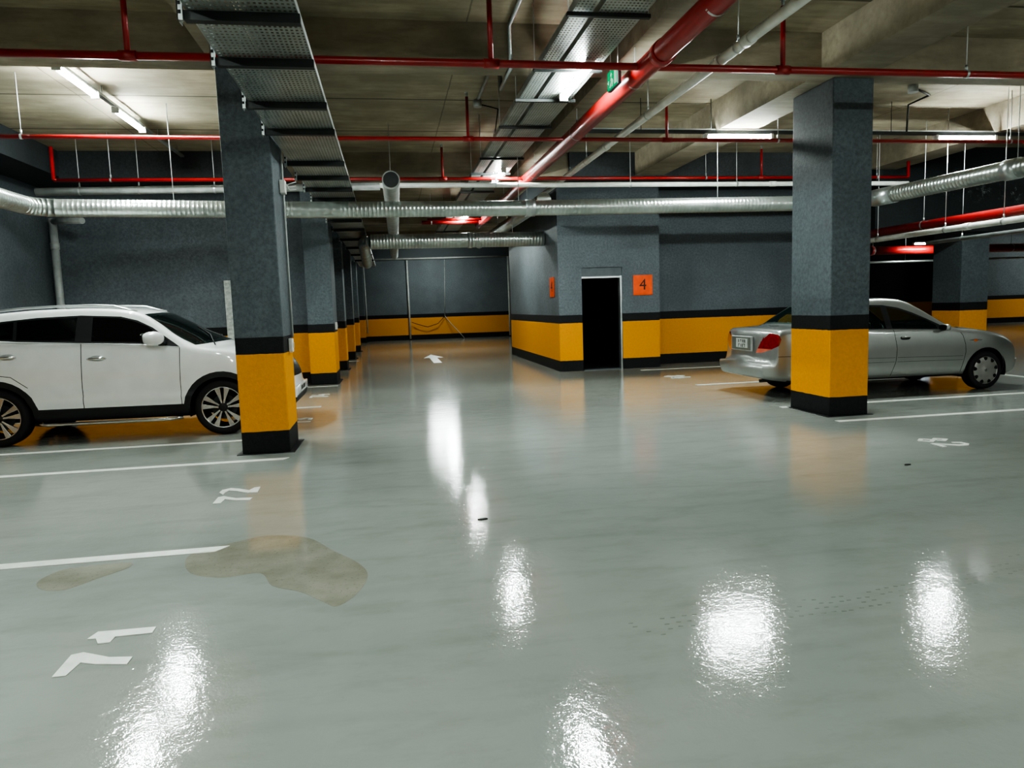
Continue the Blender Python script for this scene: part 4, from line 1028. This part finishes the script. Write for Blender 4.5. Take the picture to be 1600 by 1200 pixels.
seams = seamquads([(2.05, .29), (2.112, .50), (2.127, .70), (2.093, .93), (2.082, .985)], .004) + seamquads([(3.2, .94), (3.262, .86), (3.30, .72), (3.305, .60), (3.25, .30)], .004) + seamquads([(.10, .655), (.9, .655)], .0035) + seamquads([(2.14, .565), (3.26, .545)], .0022) + seamquads([(2.14, .50), (3.26, .485)], .0022) + seamquads([(1.56, .575), (2.10, .565)], .0022) + seamquads([(1.56, .505), (2.09, .50)], .0022) + seamquads([(1.5, .262), (3.25, .262)], .003)
tailp = [(-.05, .765), (.16, .765), (.215, .83), (.245, .91), (.22, .975), (.15, 1.015), (.08, 1.0), (-.05, .93)]
taill = [(-.05, .70), (.10, .70), (.16, .765), (-.05, .765)]
head = [(4.16, .815), (4.28, .66), (4.42, .60), (4.50, .62), (4.45, .72), (4.30, .83)]
cuts = [(dlo, .45, S1), (wf, .45, S1), (wr, .45, S1), (holeF, .45, (0, 1)), (holeR, .45, (0, 1)), (doorF, .45, S1), (doorR, .45, S1), (tailp, .3, SA), (taill, .3, SA), (head, .35, SA)] + [(q, .45, S1) for q in seams]
xe2 = lambda c: c.x + K2.bow(c.x) * (abs(c.y) / K2.W) ** 2
lampy = lambda c: abs(c.y) > (.37 + (c.z - .70) * .611 if c.z < .88 else .48 + (c.z - .88) * 1.25)
classes = [(None, None, side_test(holeF, .40, (0, 1))), (None, None, side_test(holeR, .40, (0, 1))),
    ('tail_lamp', 'red', lambda c, z, n: lampy(c) and inpoly(P2(c), tailp)), ('reversing_lamp', 'lampclear', lambda c, z, n: lampy(c) and inpoly(P2(c), taill)),
    ('headlamp', 'lamp', lambda c, z, n: z in SA and abs(c.y) > .38 and inpoly(P2(c), head)),
    ('window_front', 'clear', side_test(wf)), ('window_rear', 'clear', side_test(wr)), ('window_trim', 'black', side_test(dlo)),
    ('body_shell', 'seam', lambda c, z, n: z == 1 and abs(c.y) > .45 and any(inpoly(P2(c), q) for q in seams)),
    ('door_front', 'paint', side_test(doorF)), ('door_rear', 'paint', side_test(doorR)),
    ('front_grille', 'black', lambda c, z, n: c.x > 4.3 and abs(c.y) < .32 and (.60 < c.z < .70 or .30 < c.z < .42)),
    (None, None, lambda c, z, n: z >= 2 and 2.58 < xe2(c) < 3.28 and c.z > .98 and abs(c.y) < K2.corner(c.x)[0] - .09),
    (None, None, lambda c, z, n: z >= 2 and .70 < xe2(c) < 1.12 and c.z > 1.1 and abs(c.y) < K2.corner(c.x)[0] - .10),
    ('underbody', 'under', lambda c, z, n: z == 0 and .35 < c.x < 4.2)]
mats = dict(mats, paint=M['silver'])
O = K.build(sed, mats, cuts, classes)
for sd in '|L', '|R':
    for w_, d_ in (('window_front', 'door_front'), ('window_rear', 'door_rear')):
        if w_ + sd in O and d_ + sd in O: O[w_ + sd].parent = O[d_ + sd]
K.patch('windscreen', M['clear'], sed, 2.53, 3.33, .070)
K.patch('rear_window', M['clear'], sed, .655, 1.16, .075)
for sg, sd in ((-1, '|R'), (1, '|L')):
    D = O['door_front' + sd]
    mi = obj('door_mirror', ellip((2.90, sg * (K.W + .045), .995), (.05, .085, .052), p=.75), M['silver'], D)
    obj('mirror_glass', ellip((2.855, sg * (K.W + .045), .995), (.012, .075, .043), p=.6), M['tint'], mi)
    obj('mirror_foot', G().tube([(2.95, sg * .77, .965), (2.91, sg * .85, .98)], .03, 10), M['black'], mi)
    for (x, z, d_) in ((2.27, .855, 'door_front'), (1.25, .875, 'door_rear')):
        D2 = O[d_ + sd]; y = sg * K.side(x, z)
        obj('handle_recess', ellip((x, y - sg * .003, z), (.085, .010, .030), p=.7), M['black'], D2)
        obj('door_handle', G().tube([(x - .07, y + sg * .016, z + .014), (x + .075, y + sg * .016, z + .016)], .011, 8), M['silver'], D2)
    y = sg * (K.side(3.48, .775) + .002)
    ch = obj('side_trim', ellip((3.48, y, .775), (.115, .006, .012), p=.8), M['chrome'], sed)
    obj('side_indicator', ellip((3.475, y + sg * .003, .775), (.035, .010, .020), p=.8), M['amber'], ch)
g = G(); g.box((.028, -.33, .715), (.06, .33, .945)); tp = obj('plate_recess', g, M['grey_pipe'], sed, bev=.008)
obj('recess_panel', G().box((.022, -.30, .735), (.03, .30, .930)), simple('recess_grey', (.14, .15, .13), .5), tp)
pl = obj('number_plate', G().box((.010, -.22, .765), (.024, .14, .905)), M['plate'], sed, bev=.002)
for (y0, y1, z0, z1) in ((-.17, -.155, .845, .895), (-.14, -.12, .845, .895), (-.09, -.07, .85, .895), (-.04, .0, .88, .893), (-.02, -.01, .85, .88), (.04, .06, .845, .895), (-.16, -.10, .815, .825), (-.15, -.14, .775, .815), (-.08, -.06, .775, .825), (-.03, -.015, .775, .825), (.02, .06, .812, .825), (.045, .06, .775, .812)):
    obj('plate_character', G().box((.0085, y0, z0), (.010, y1, z1)), M['black'], pl)
wheels(sed, K, (RX, FX), WR, .19, 'cap', .213, .37)
interior(sed, 2.15, 1.30, .46, K.W * .9, M['seatlight'], 1.4)
obj('exhaust_pipe', G().tube([(.10, -.45, .27), (.6, -.45, .27)], .025, 12), M['dsteel'], sed)

# ------------------------------------------------------------------ camera
f_px = 1134.26
cam = bpy.data.cameras.new('camera'); co = bpy.data.objects.new('camera', cam); COL.objects.link(co)
cam.sensor_width = 36; cam.sensor_fit = 'HORIZONTAL'; cam.lens = f_px / 1600 * 36; cam.clip_start = .05; cam.clip_end = 200
Rr, Dd, Ff = Vector((0.98556744, -0.16615782, -0.03237891)), Vector((-0.0494916, -0.09990666, -0.99376518)), Vector((0.16188698, 0.9810251, -0.10668816))
mw = Matrix((( Rr.x, -Dd.x, -Ff.x, 0), (Rr.y, -Dd.y, -Ff.y, 0), (Rr.z, -Dd.z, -Ff.z, 1.47), (0, 0, 0, 1)))
co.matrix_world = mw
SC.camera = co
w = bpy.data.worlds.new('world'); SC.world = w; w.use_nodes = True
w.node_tree.nodes['Background'].inputs[0].default_value = (.8, .95, 1, 1); w.node_tree.nodes['Background'].inputs[1].default_value = .02
SC.view_settings.view_transform = 'AgX'
SC.view_settings.look = 'AgX - High Contrast'
SC.view_settings.exposure = 1.0
SC.cycles.max_bounces = 10; SC.cycles.diffuse_bounces = 5; SC.cycles.transparent_max_bounces = 16
SC.cycles.sample_clamp_indirect = 6
SC.cycles.use_denoising = True
